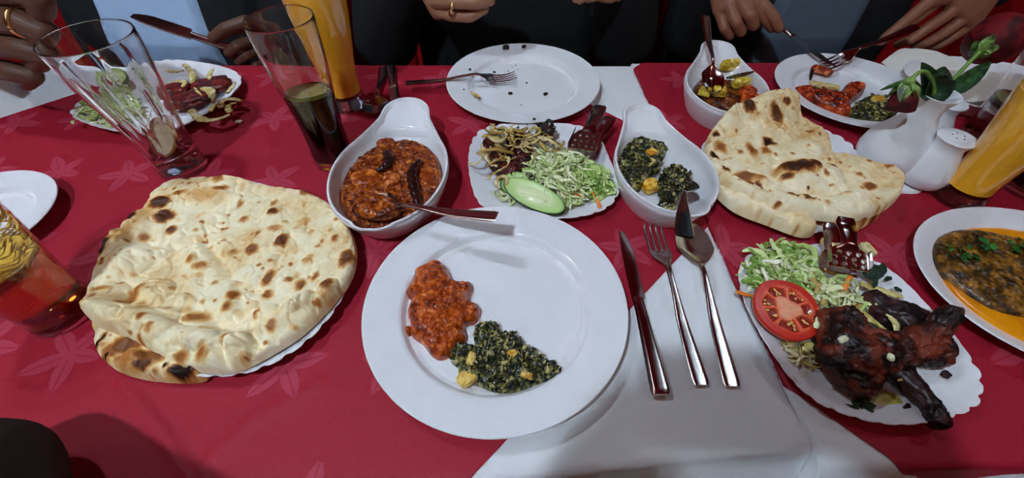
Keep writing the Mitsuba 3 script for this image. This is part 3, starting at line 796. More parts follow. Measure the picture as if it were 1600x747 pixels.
def curry(name, label, outline, h, zb, stops, seed, f=(60, 180), res=.0012, con=2.2, ew=.012, rough=(.010, .005), cat_='curry', spots=(), bsdf='food_wet', parent=None, fc=110):
    O = np.asarray(outline)

    def top(x, y, d):
        z = h + rough[0] * (nz(x, y, f[0], seed, 3) - .5) + rough[1] * (nz(x, y, f[1], seed + 1, 2) - .5)
        for c, r, e in spots:
            z = z + e * np.exp(-((x - c[0]) ** 2 + (y - c[1]) ** 2) / r ** 2)
        return np.maximum(z, .001) * (edge(d, ew) * .96 + .04)

    V, F, d = mound(O, top, zb, res, seed)
    x, y = V[:, 0], V[:, 1]
    t = np.clip(.5 + con * (.55 * (nz(x, y, fc, seed + 4, 3, V[:, 2]) - .5) + .45 * (nz(x, y, fc * 3, seed + 5, 2, V[:, 2]) - .5)), 0, 1)
    C = ramp(t, stops)
    if parent: return part(parent, name, (V, F), bsdf, True, C, label)
    return single(name, (V, F), bsdf, label, cat_, True, C)


def flecks(n, xy, zf, size, palette, seed, up=.6):
    """Small leaf scraps strewn over a surface: n plates of irregular outline, one mesh."""
    r = np.random.default_rng(seed); V, F, C = [], [], []; k = 0
    for i in range(n):
        x, y = xy(r); z = zf(x, y); m = 7
        a = np.linspace(0, 2 * math.pi, m, endpoint=False) + r.uniform(0, 1); rr = size * r.uniform(.35, 1.25) * r.uniform(.6, 1.2, m)
        t = frame(np.array([r.normal() * up, r.normal() * up, 1.0])); w = r.uniform(.35, 1)
        ring = np.cos(a)[:, None] * t[0] * rr[:, None] + np.sin(a)[:, None] * t[1] * rr[:, None] * w
        c = np.array([x, y, z + size * .12]); nrm = np.cross(t[0], t[1]); nrm = nrm * np.sign(nrm[2])
        V += [c + ring, [c + nrm * size * .22], [c - nrm * size * .12]]
        j = np.arange(m); j2 = (j + 1) % m
        F += [np.stack([k + j, k + j2, np.full(m, k + m)], 1), np.stack([k + j2, k + j, np.full(m, k + m + 1)], 1)]
        C.append(np.tile(col(palette[r.integers(len(palette))]) * r.uniform(.75, 1.25), (m + 2, 1))); k += m + 2
    return (np.vstack(V), np.vstack(F)), np.vstack(C)


def surf(key):
    """Height lookup on a mesh already in the scene."""
    v = meshkit.WRITTEN[scene[key]['filename']][0]; t = cKDTree(v[:, :2])
    def z(x, y):
        d, i = t.query([x, y], k=4); return float(v[i, 2].max())
    return z


def inside(outline, shrink=.002):
    poly = Polygon(np.asarray(outline)[:, :2]).buffer(0).buffer(-shrink); x0, y0, x1, y1 = poly.bounds
    def pick(r):
        while True:
            p = r.uniform((x0, y0), (x1, y1))
            if poly.contains(Point(p)): return p
    return pick


def spinach(label, outline, h, zb, seed, n, fl=.0034, ew=.010, **kw):
    k = curry('spinach_curry', label, outline, h, zb, SPIN, seed, f=(70, 260), rough=(.010, .007), con=2.6, ew=ew, fc=150, **kw)
    m, c = flecks(n, inside(outline, .0002), surf(k), fl, ['0b1008', '0d1309', '12190b', '182010', '1f2611', '0e140a', '2b3014', '3a3c1a', '5a5628', '746a36', '8f8450', 'a39a66'], seed)
    part(k, 'chopped_leaves', m, 'food_oily', False, c, 'chopped dark green leaves', 'stuff')
    return k


def cube_food(name, label, c, size, seed, hx, cat_, rot=0, stops=None, rough=.10, bsdf='food_wet', group=None, f=1.4):
    m = chunk(c, size, seed, rough, f, rot)
    C = noise_colors(m[0], stops or [(.3, hx), (.7, hx)], 150, seed, 3, 2)
    return single(name, m, bsdf, label, cat_, True, C, group=group)


C3 = ((560, 380), 2.8725); PZ = TZ + .0045
tik = ats([(205, 225), (232, 180), (250, 118), (300, 92), (340, 72), (385, 95), (410, 132), (440, 168), (500, 172), (508, 215), (498, 258), (525, 265), (545, 318), (512, 353), (482, 362), (484, 430), (440, 462), (405, 500), (365, 514), (318, 488), (280, 440), (236, 408), (228, 350), (222, 290), (238, 255)], .012, *C3)
k = curry('chicken_curry', 'orange-red chicken curry on the large dinner plate left of the spinach', tik, .014, PZ, TIKKA, 5, ew=.010, rough=(.014, .009), f=(70, 240), con=1.9, res=.001, fc=140, spots=[(at(560 + 330 / 2.87, 380 + 170 / 2.87, .01)[:2], .018, .007), (at(560 + 330 / 2.87, 380 + 320 / 2.87, .01)[:2], .020, .009), (at(560 + 420 / 2.87, 380 + 260 / 2.87, .01)[:2], .012, .004)])
curry('sauce_drip', None, ats([(200, 378), (225, 368), (238, 395), (232, 418), (205, 415), (196, 398)], .008, *C3), .004, TZ + .0055, TIKKA, 6, ew=.004, rough=(.002, .001), parent=k)
SPO = ats([(415, 472), (440, 452), (520, 458), (515, 400), (550, 360), (580, 348), (630, 365), (640, 395), (710, 405), (740, 440), (790, 465), (830, 510), (880, 540), (908, 570), (880, 600), (800, 630), (720, 660), (640, 668), (580, 650), (520, 625), (470, 600), (465, 570), (420, 530)], .012, *C3)
spinach('dark green spinach curry with paneer on the large dinner plate', SPO, .014, PZ, 8, 620)
ZP = surf('spinach_curry')
PAN = [(.3, 'b98a2c'), (.5, 'd3a844'), (.7, 'dcbd6a')]
for i, (x, y, sx, sy, rt, lb) in enumerate([(500, 600, .013, .008, .6, 'yellow paneer cube at the near left edge of the spinach on the dinner plate'), (690, 515, .0075, .0075, .3, 'yellow paneer cube in the middle of the spinach on the dinner plate'), (755, 605, .008, .005, -.3, 'yellow paneer cube at the right of the spinach on the dinner plate'), (510, 530, .006, .010, -.2, 'yellow paneer cube nearest the red curry on the dinner plate')]):
    p = at(560 + x / 2.8725, 380 + y / 2.8725, .012)[:2]
    cube_food('paneer_cube', lb, (p[0], p[1], ZP(*p) - .0035), (sx * (.95 if i == 0 else .7), sy * (.95 if i == 0 else .7), .006), 60 + i, 'd3a844', 'paneer', rt, PAN, rough=.2, f=2.5)

# red curry in the dish
th = np.linspace(0, 2 * math.pi, 60, endpoint=False)
def dish_fill(D, a, b, cu=0, cv=0, wob=0, seed=0):
    r = np.random.default_rng(seed)
    return np.array([D(cu + b * math.cos(t) * (1 + wob * r.normal()), cv + a * math.sin(t) * (1 + wob * r.normal())) for t in th])
RED = [(0.12, '2c0d03'), (0.35, '5c2006'), (0.52, '7c320a'), (0.7, '96440e'), (0.88, 'b8681f')]
curry('red_curry', 'thick red curry filling the gratin dish left of the centre salad', dish_fill(D_CUR, .086, .0635, 0, -.001), .0105, TZ + .0200, RED, 12, rough=(.006, .008), f=(60, 260), ew=.006, fc=150, res=.001)
CZ = surf('red_curry')
CHK = [(.25, '7a2c08'), (.5, 'a84c12'), (.75, 'cc7a34')]
for i, (x, y, sx, sy, rt, lb) in enumerate([(603, 222, .013, .009, .2, 'orange chicken chunk at the far side of the red curry dish'), (586, 246, .012, .008, .5, 'orange chicken chunk left of the shrivelled chilli in the red curry'), (568, 275, .022, .017, .3, 'largest orange chicken chunk at the left of the red curry'), (611, 281, .012, .011, .1, 'orange chicken chunk in the centre of the red curry'), (668, 275, .010, .017, .3, 'orange chicken chunk right of the long dark chilli in the red curry')]):
    p = at(x, y, .032)[:2]
    cube_food('chicken_chunk', lb, (p[0], p[1], CZ(*p) - .006), (sx, sy, .010), 80 + i, 'c4521c', 'chicken', rt, CHK, rough=.22, f=2.2)


def pepper(label, pts, rad, name='dried_chilli', c='150808', bs='food_wet', cat_='chilli'):
    q = smooth_curve(np.array(pts), 26); w = np.sin(np.linspace(.25, 2.95, 26)) ** .6
    m = tube(q, rad * w * (1 + .18 * np.sin(np.arange(26) * 1.9)), 12, .7)
    return single(name, m, bs, label, cat_, True, noise_colors(m[0], [(.3, c), (.6, '2c0d0a'), (.8, '4a1410')], 200, 3))


pepper('long shiny dark chilli lying upright in the red curry right of the spoon', [at(656, 250, .036), at(646, 262, .038), at(646, 290, .038), at(652, 315, .037), at(655, 330, .036)], .0065)
pepper('shrivelled dark chilli curled near the centre of the red curry', [at(602, 236, .036), at(606, 252, .038), at(598, 262, .037), at(588, 266, .036)], .0055)

s0 = at(557, 326, .030); s1 = reach(s0, 777, 340, .185); sa = (s1 - s0) / .185; bo = s0 + sa * .031
curry('spoonful_of_curry', 'curry filling the bowl of the spoon in the red curry dish', np.array([bo[:2] + rot2([.030 * math.cos(g), .0195 * math.sin(g)], math.atan2(sa[1], sa[0])) for g in th]), .0085, bo[2] + .0035, RED, 33, rough=(.003, .004), f=(90, 300), ew=.009, fc=150, res=.0009)

# spinach dish: the heap on the left and what is scraped up on the right by the spoon
C9 = ((940, 160), 4.035)
spinach('dark green spinach curry heaped in the eared dish right of the centre salad', ats([(95, 320), (130, 250), (200, 195), (270, 190), (350, 215), (430, 265), (400, 305), (385, 380), (330, 400), (270, 470), (200, 505), (140, 460), (100, 390)], .030, *C9), .020, TZ + .012, 15, 520, ew=.026)
spinach('patch of spinach sauce around the spoon in the eared dish', ats([(360, 500), (380, 440), (440, 415), (520, 430), (570, 400), (580, 450), (560, 520), (500, 590), (470, 640), (360, 625), (380, 580)], .022, *C9), .012, TZ + .010, 17, 260, ew=.016)
spinach('ball of spinach curry heaped on the serving spoon in the eared dish', ats([(360, 480), (400, 425), (470, 415), (540, 450), (560, 500), (520, 560), (460, 600), (400, 580), (362, 530)], .038, *C9), .017, TZ + .033, 18, 230, ew=.020)
zs = surf('spinach_curry_001')
for i, (x, y, s, lb) in enumerate([(330, 465, .012, 'bright yellow paneer cube in the spinach dish, nearest the spoon'), (312, 325, .008, 'orange-yellow paneer cube further up in the spinach dish')]):
    p = at(940 + x / 4.035, 160 + y / 4.035, .030)[:2]
    cube_food('paneer_cube', lb, (p[0], p[1], zs(*p) - .001), (s, s * .85, s * .8), 70 + i, 'dca02c', 'paneer', .4, [(.3, 'c07c14'), (.5, 'e0a428'), (.7, 'ecc45c')])

# potato curry dish
C10 = ((1060, 50), 4.978)
curry('potato_sauce', 'brown sauce in the potato curry dish', ats([(135, 400), (190, 320), (260, 300), (330, 330), (450, 330), (560, 310), (600, 330), (590, 400), (640, 480), (655, 540), (560, 580), (430, 570), (280, 520), (180, 470)], .030, *C10), .016, TZ + .010, [(.2, '200a04'), (.5, '52200a'), (.8, '8a4a14')], 19, ew=.008)
POT = [(.3, 'a98a1c'), (.55, 'd6b93c'), (.75, 'e2cf66')]
for i, (x, y, s, rt, lb) in enumerate([(400, 275, (.019, .007, .013), .1, 'yellow potato piece standing upright at the far side of the potato curry dish'), (490, 395, (.017, .008, .011), .3, 'yellow potato wedge at the right of the potato curry'), (315, 465, (.012, .009, .010), -.1, 'yellow potato piece at the near side of the potato curry'), (205, 465, (.010, .008, .009), -.5, 'brownish potato piece at the near left of the potato curry')]):
    p = at(1060 + x / 4.978, 50 + y / 4.978, .034); p[2] = TZ + .033 if i else TZ + .036
    cube_food('potato_piece', lb, p, s, 90 + i, 'd6b93c', 'potato', rt, POT, rough=.10)
for i, (x, y, s, lb) in enumerate([(540, 460, .013, 'red chicken chunk at the right of the potato curry, the further one'), (560, 520, .014, 'red chicken chunk at the near right of the potato curry')]):
    p = at(1060 + x / 4.978, 50 + y / 4.978, .034); p[2] = TZ + .032
    cube_food('chicken_chunk', lb, p, (s, s * .8, s * .7), 95 + i, 'a8300e', 'chicken', .3, [(.3, '6e1a08'), (.55, 'b03c12'), (.75, 'c85a24')], rough=.2)
pepper('thin green chilli slanting across the potato curry', [at(1135, 122, .040), at(1155, 118, .044), at(1178, 112, .050)], .004, 'green_chilli', '4a5418')

# food on the guest's plate
C11 = ((1200, 70), 5.3375)
curry('chicken_curry', 'red chicken curry pieces on the guest plate being eaten', ats([(230, 345), (290, 350), (340, 345), (400, 390), (450, 340), (500, 380), (560, 400), (620, 420), (640, 340), (715, 318), (797, 340), (760, 420), (700, 520), (670, 580), (600, 560), (520, 520), (420, 480), (330, 430), (270, 380)], .016, *C11), .016, TZ + .006, [(.2, '2c0c05'), (.45, '7c1e0a'), (.65, 'ac3812'), (.85, 'd0642a')], 23, ew=.008, rough=(.012, .006))
spinach('dark spinach curry on the guest plate beside the rose bud', ats([(672, 575), (720, 500), (790, 450), (880, 425), (960, 440), (1010, 490), (1080, 560), (1050, 620), (980, 645), (860, 630), (750, 605)], .014, *C11), .014, TZ + .006, 25, 260)
cube_food('paneer_cube', 'yellow paneer piece on the spinach on the guest plate', (*at(1200 + 915 / 5.34, 70 + 460 / 5.34, .022)[:2], TZ + .022), (.012, .007, .006), 77, 'd0a03c', 'paneer', .2, PAN)
cube_food('onion_piece', 'pale cream piece of onion behind the red curry on the guest plate', (*at(1200 + 470 / 5.34, 70 + 340 / 5.34, .010)[:2], TZ + .010), (.026, .007, .004), 78, 'd2b46a', 'onion', -.35, [(.3, 'b98e42'), (.6, 'd8c48a')])
cube_food('chicken_chunk', 'red strip of chicken held by the knife and fork on the guest plate', (*at(1200 + 445 / 5.34, 70 + 220 / 5.34, .012)[:2], TZ + .013), (.018, .010, .006), 79, 'a8401c', 'chicken', -.7, [(.3, '7c2208'), (.6, 'b04418'), (.8, 'd08048')], rough=.2)
pepper('short dark chilli standing at the left on the guest plate', [at(1266, 125, .007), at(1268, 115, .012), at(1270, 106, .014)], .003)

# brown curry in the oval plate
ov = lambda s, dx=0, dy=0: np.c_[0.580 + dx + .136 * s * np.cos(th), 0.257 + dy + .113 * s * np.sin(th)]
oil = ov(.80); k = curry('brown_curry', 'brown curry with orange oil and coriander in the oval plate at the right edge', ats([(1462, 385), (1475, 362), (1510, 352), (1560, 358), (1600, 366), (1690, 372), (1790, 420), (1800, 500), (1700, 530), (1640, 500), (1560, 478), (1520, 455), (1480, 425)], .022), .011, TZ + .010, [(.2, '1e1406'), (.40, '3e290a'), (.56, '67430e'), (.72, '8a5c1a'), (.92, 'a87a30')], 29, ew=.012, rough=(.007, .004), f=(50, 200), fc=90, con=1.7, bsdf='food_oily')
m = mound(oil, lambda x, y, d: .0035 * (edge(d, .01)), TZ + .0105, .003, 2)
part(k, 'orange_oil', m[:2], 'food_wet', True, noise_colors(m[0], [(.35, 'd07a08'), (.6, 'e0920e')], 40, 3), 'orange oil')
zb_ = surf(k)
GREENS = ['1c4a12', '245c18', '1a3d0e', '2f6a22']
def herb(label, c, n, rad, seed, size=.005, pal=GREENS, name='coriander_leaf'):
    r = np.random.default_rng(seed); c = np.asarray(c)
    m, cc = flecks(n, lambda q: c[:2] + q.normal(0, rad, 2), lambda x, y: c[2] + r.uniform(0, .004), size, pal, seed, .5)
    return single(name, m, 'food_dry', label, 'herb', False, cc)
p = at(1512, 398, .024); herb('bright green coriander leaves on the brown curry, left sprig', (p[0], p[1], zb_(p[0], p[1])), 16, .007, 4)
p = at(1542, 382, .024); herb('bright green coriander leaf on the brown curry, further sprig', (p[0], p[1], zb_(p[0], p[1])), 10, .005, 5)
p = at(1596, 386, .024); herb('dark green coriander on the brown curry at the photo edge', (p[0], p[1], zb_(p[0], p[1])), 14, .007, 6)

# ------------------------------------------------------------------ salads
def shreds(n, pick, zf, length, width, palette, seed, flat=.16, pile=.012, curl=1.1, sides=6, seg=11):
    """Shredded leaves and strips: n curved flat strands heaped up, one mesh."""
    r = np.random.default_rng(seed); ms, cs = [], []
    for i in range(n):
        x, y = pick(r); L = length * r.uniform(.55, 1.25); a = r.uniform(0, 6.283); k = r.normal(0, curl) / L
        s = np.linspace(-L / 2, L / 2, seg); ang = a + k * s * 1.6
        px = x + np.r_[0, np.cumsum(np.cos(ang[1:]) * L / (seg - 1))] - math.cos(a) * L / 2; py = y + np.r_[0, np.cumsum(np.sin(ang[1:]) * L / (seg - 1))] - math.sin(a) * L / 2
        h = zf(x, y) + pile * r.uniform(0, 1) ** .8; pz = h + .35 * L * r.normal(0, .22) * np.sin(np.linspace(0, 3.1, seg)) + r.normal(0, .10) * s
        pz = np.maximum(pz, zf(x, y) + .001)
        w = width * r.uniform(.5, 1.7) * np.sin(np.linspace(.35, 2.8, seg)) ** .5 * r.uniform(.75, 1.2, seg)
        pz = pz + np.r_[0, r.normal(0, width * .45, seg - 2), 0]
        m = tube(np.c_[px, py, pz], w, sides, flat * r.uniform(.6, 1.3), r.uniform(-3, 3)); ms.append(m)
        cs.append(np.tile(col(palette[r.integers(len(palette))]) * r.uniform(.85, 1.12), (len(m[0]), 1)))
    return cat(*ms), np.vstack(cs)


def strip(name, label, cat_, pts, w, flat, c, group=None, twist=0, bs='food_oily'):
    q = smooth_curve(np.array(pts), 20); rs = np.random.default_rng(len(label)); m = tube(q, w * np.sin(np.linspace(.4, 2.75, 20)) ** .5 * rs.uniform(.8, 1.2, 20), 8, flat * .7, twist + rs.uniform(-1.5, 1.5))
    return single(name, m, bs, label, cat_, True, noise_colors(m[0], c, 180, 4, 2, 2), group=group)


def bed(o, h, zb): 
    """Dome height used to heap a salad."""
    c = np.asarray(o)[:, :2].mean(0); R = np.linalg.norm(np.asarray(o)[:, :2] - c, axis=1).mean()
    return lambda x, y: zb + h * max(0.0, 1 - ((x - c[0]) ** 2 + (y - c[1]) ** 2) / (R * 1.25) ** 2)


LET_PALE = ['d8deb0', 'ccd69a', 'e6e8ca', 'bccb88', 'e0e4ba', 'a8be70']
LET_GREEN = ['b0c676', '9cba5c', 'bfd088', '88a84e', 'cad898', '76983f']
ONION = [(.3, 'a88a48'), (.55, 'c9b376'), (.75, 'ddcd98')]
ON_P = ['b99a56', 'cbb478', 'a3813f', 'd8c48c', '8f6e32', 'bfa860']
HERBF = ['2f3a16', '1b2410', '4b5426']
KEB = [(.25, '1a0806'), (.5, '3c100b'), (.75, '5c1a12')]

# centre salad
def c7(x, y, h=.02): return at(730 + x / 4.396, 180 + y / 4.396, h)
o = ats([(380, 330), (470, 230), (580, 210), (700, 260), (790, 290), (800, 420), (820, 560), (760, 640), (660, 650), (560, 520), (420, 440), (370, 400)], .018, *C7)
m, c = shreds(300, inside(o), bed(o, .016, TZ + .006), .032, .0019, LET_PALE, 3, pile=.010)
single('shredded_lettuce', m, 'food_oily', 'pale shredded lettuce heap on the centre salad plate', 'lettuce', True, c, kind='stuff')
o = ats([(720, 280), (800, 330), (900, 370), (960, 430), (985, 520), (920, 565), (850, 540), (800, 460), (740, 380)], .016, *C7)
m, c = shreds(140, inside(o), bed(o, .012, TZ + .006), .026, .0034, LET_GREEN, 4, flat=.10, pile=.008)
single('shredded_lettuce', m, 'food_oily', 'greener shredded lettuce at the right of the centre salad plate', 'lettuce', True, c, kind='stuff')
o = ats([(195, 520), (290, 440), (350, 560), (360, 600), (240, 575)], .010, *C7)
m, c = shreds(40, inside(o, 0.0005), bed(o, .004, TZ + .006), .024, .0014, LET_PALE, 14, pile=.004)
single('shredded_lettuce', m, 'food_oily', 'thin scatter of lettuce left of the cucumber slice', 'lettuce', True, c, kind='stuff')
for i, (x, y, sx, sy, rt, lb) in enumerate([(165, 270, .009, .026, .25, 'long dark red kebab piece at the left of the centre salad'), (205, 340, .012, .014, .4, 'dark red kebab piece below the long one on the centre salad'), (275, 285, .013, .011, 0, 'dark red kebab piece in the middle of the onions on the centre salad'), (385, 262, .014, .013, .3, 'dark red kebab piece nearest the lettuce on the centre salad'), (370, 345, .015, .014, .2, 'large dark red kebab piece above the cucumber on the centre salad'), (300, 395, .016, .014, -.3, 'dark red kebab piece touching the cucumber slice'), (330, 180, .014, .010, -.1, 'brown kebab piece at the far side of the centre salad'), (540, 140, .012, .008, .2, 'brown kebab piece by the dark herb sprig on the centre salad')]):
    p = c7(x, y, .016)
    cube_food('kebab_piece', lb, (p[0], p[1], TZ + .018), (sx, sy, .013), 110 + i, '4a140e', 'kebab', rt, KEB, rough=.22, bsdf='meat', f=2.2)
o = ats([(110, 180), (200, 110), (330, 100), (480, 130), (620, 170), (640, 240), (480, 230), (440, 300), (330, 280), (260, 380), (230, 440), (150, 300)], .022, *C7)
m, c = shreds(46, inside(o), bed(o, .010, TZ + .018), .044, .0023, ON_P, 6, flat=.35, pile=.010, curl=1.5)
single('fried_onions', m, 'food_oily', 'tangle of fried onion strips over the kebab on the centre salad', 'onions', True, c, kind='stuff')
m, c = flecks(150, inside(o), bed(o, .010, TZ + .026), .0019, HERBF, 7)
single('chopped_herbs', m, 'food_dry', 'dark chopped herbs sprinkled over the onions of the centre salad', 'herbs', False, c, kind='stuff')
for i, (l, lb) in enumerate([([(10, 330), (60, 335), (100, 300), (95, 210), (120, 175)], 'looped onion strip hanging over the left rim of the centre salad plate'), ([(180, 60), (195, 120), (200, 180)], 'upright onion strip at the far left of the centre salad'), ([(140, 440), (170, 410), (240, 370), (350, 300)], 'long onion strip curving down the kebab on the centre salad'), ([(220, 250), (240, 310), (310, 300), (350, 220)], 'onion strip curled around a kebab piece on the centre salad'), ([(205, 500), (215, 430), (260, 420), (265, 480)], 'onion loop left of the cucumber slice'), ([(680, 250), (720, 215), (800, 225), (850, 250)], 'onion strip under the tongs on the centre salad')]):
    strip('onion_strip', lb, 'onion', [c7(x, y, .024 + .004 * math.sin(j)) for j, (x, y) in enumerate(l)], .0027, .45, ONION)
for i, (l, lb) in enumerate([([(795, 390), (830, 460), (880, 570)], 'long orange carrot strip at the right of the centre salad'), ([(715, 350), (735, 410), (745, 470)], 'orange carrot strip in the middle of the centre salad lettuce'), ([(885, 575), (905, 610), (910, 640)], 'short orange carrot strip at the near right rim of the centre salad'), ([(735, 540), (770, 550), (800, 520)], 'orange carrot piece deep in the centre salad'), ([(640, 540), (680, 550)], 'short orange carrot piece right of the cucumber slice')]):
    strip('carrot_strip', lb, 'carrot', [c7(x, y, .022 - .003 * j) for j, (x, y) in enumerate(l)], .0027, .55, [(.3, 'd0661a'), (.7, 'e88c38')])
p = c7(520, 92, .026); herb('dark wilted herb sprig at the far side of the centre salad', p, 40, .008, 9, .005, ['0f140b', '171d10', '241a14', '10240e'], 'herb_sprig')
strip('herb_stalk', 'thick dark purple herb stalk at the far rim of the centre salad', 'herb', [c7(590, 40, .03), c7(570, 90, .026), c7(540, 140, .024)], .003, .8, [(.3, '1c0f10'), (.7, '2c1516')])


def cucumber(label, c, a, b, rot, tilt, thick=.006):
    k = thing('cucumber_slice', label, 'cucumber'); n = 96; t = np.arange(n) * 2 * math.pi / n
    Rx = np.array([[1, 0, 0], [0, math.cos(tilt), -math.sin(tilt)], [0, math.sin(tilt), math.cos(tilt)]]); Rz = np.array([[math.cos(rot), -math.sin(rot), 0], [math.sin(rot), math.cos(rot), 0], [0, 0, 1]])
    M = (Rz @ Rx).T
    ring = lambda s, z: np.c_[a * s * np.cos(t), b * s * np.sin(t), np.full(n, z)]
    sk = loft([ring(.95, 0), ring(.985, .0006), ring(1, thick * .5), ring(.985, thick - .0005), ring(.955, thick - .0002)])
    part(k, 'skin', (sk[0] @ M + c, sk[1]), 'food_wet', True, noise_colors(sk[0] @ M, [(.35, '0e220c'), (.65, '1c3a12')], 200, 2))
    rr = np.linspace(.02, .958, 26)
    fl = loft([ring(s, thick + .0002 + .0003 * math.sin(s * 9)) for s in rr[::-1]], False, True)
    v = fl[0]; q = np.hypot(v[:, 0] / a, v[:, 1] / b); ang = np.arctan2(v[:, 1] / b, v[:, 0] / a)
    cc = mixc(col('dce6b4'), col('b4d084'), sstep(.30, .85, q)); cc = mixc(cc, col('6f9c40'), .85 * sstep(.86, .96, q))
    cc = mixc(cc, col('b6cc80'), .7 * sstep(.55, .8, np.cos(3 * ang)) * sstep(.05, .2, q) * sstep(.55, .4, q))
    fk = part(k, 'flesh', (v @ M + c, fl[1]), 'food_wet', True, cc)
    seeds = [chunk((a * q_ * math.cos(g), b * q_ * math.sin(g), thick + .0004), (.0022, .0011, .0006), i, .05, 1, g, 2) for i, (q_, g) in enumerate([(q_, g + d) for g in (0, 2.09, 4.19) for d in (-.34, -.12, .12, .34) for q_ in (.24, .36)])]
    s_ = cat(*seeds); part(fk, 'seeds', (s_[0] @ M + c, s_[1]), 'food_wet', True, np.tile(col('dfe8b4'), (len(s_[0]), 1)))
    return k


cc_ = c7(460, 565, .018); pa, pb = c7(285, 470, .018), c7(640, 650, .018)
cucumber('long oval cucumber slice with dark green skin leaning on the centre salad', cc_ + [0, 0, 0], .047, .0185, math.atan2(pb[1] - pa[1], pb[0] - pa[0]), .30)
cc_ = c7(330, 480, .013); cucumber('second cucumber slice mostly hidden below the long one', cc_, .020, .017, .2, .5)

# chicken platter
def c5(x, y, h=.02): return at(1130 + x / 2.198, 340 + y / 2.198, h)
o = ats([(75, 230), (85, 140), (150, 105), (230, 100), (300, 130), (330, 230), (310, 330), (230, 250), (130, 260)], .016, *C5)
m, c = shreds(230, inside(o), bed(o, .012, TZ + .006), .034, .0021, LET_GREEN + LET_PALE[:3], 13, flat=.14, pile=.012)
single('shredded_lettuce', m, 'food_oily', 'green shredded lettuce behind the tomato slice on the chicken platter', 'lettuce', True, c, kind='stuff')
o = ats([(300, 230), (360, 210), (450, 240), (520, 300), (500, 360), (420, 330), (330, 350), (270, 450), (320, 480), (290, 380)], .020, *C5)
m, c = shreds(70, inside(o, .001), bed(o, .012, TZ + .008), .032, .0028, LET_PALE + ON_P[:3], 15, pile=.012, curl=1.4)
single('shredded_lettuce', m, 'food_oily', 'yellowish shredded salad between the tomato and the chicken', 'lettuce', True, c, kind='stuff')
o = ats([(200, 430), (260, 420), (300, 470), (350, 520), (300, 500), (250, 520)], .008, *C5)
m, c = shreds(26, inside(o, .0005), bed(o, .004, TZ + .006), .026, .0016, ['cfc28a', 'b8a85e', 'e0d8ac'], 16, pile=.004)
single('shredded_lettuce', m, 'food_oily', 'few wet salad shreds near the left rim of the chicken platter', 'lettuce', True, c, kind='stuff')
for i, (l, w, lb) in enumerate([([(440, 200), (425, 225), (415, 250)], .0030, 'orange carrot strip in front of the tongs on the chicken platter'), ([(42, 252), (70, 262), (105, 268)], .0030, 'orange carrot strip over the left rim of the chicken platter')]):
    strip('carrot_strip', lb, 'carrot', [c5(x, y, .030 - .008 * i) for x, y in l], w, .55, [(.3, 'd0661a'), (.7, 'e88c38')])
for i, (l, w, lb) in enumerate([([(470, 225), (540, 250), (615, 270)], .0055, 'pale onion wedge at the far side of the chicken platter'), ([(520, 290), (590, 310), (690, 345)], .0050, 'pale onion strip lying across the chicken'), ([(470, 330), (520, 360), (560, 400)], .0075, 'broad pale onion wedge resting on the chicken'), ([(560, 320), (590, 360), (590, 400)], .0060, 'curved pale onion wedge beside the broad one on the chicken'), ([(145, 95), (200, 90), (280, 105)], .0050, 'pale onion strip at the far left rim of the chicken platter'), ([(280, 460), (300, 440), (330, 470)], .0040, 'pale onion loop left of the chicken'), ([(600, 560), (640, 555), (690, 590)], .0012, 'thin pale strand across the lower chicken bone')]):
    strip('onion_strip', lb, 'onion', [c5(x, y, .034 if i in (1, 2, 3) else .018 if i != 6 else .024) for x, y in l], w, .4, [(.3, 'b3a04e'), (.55, 'cfc27c'), (.75, 'e0d69c')])


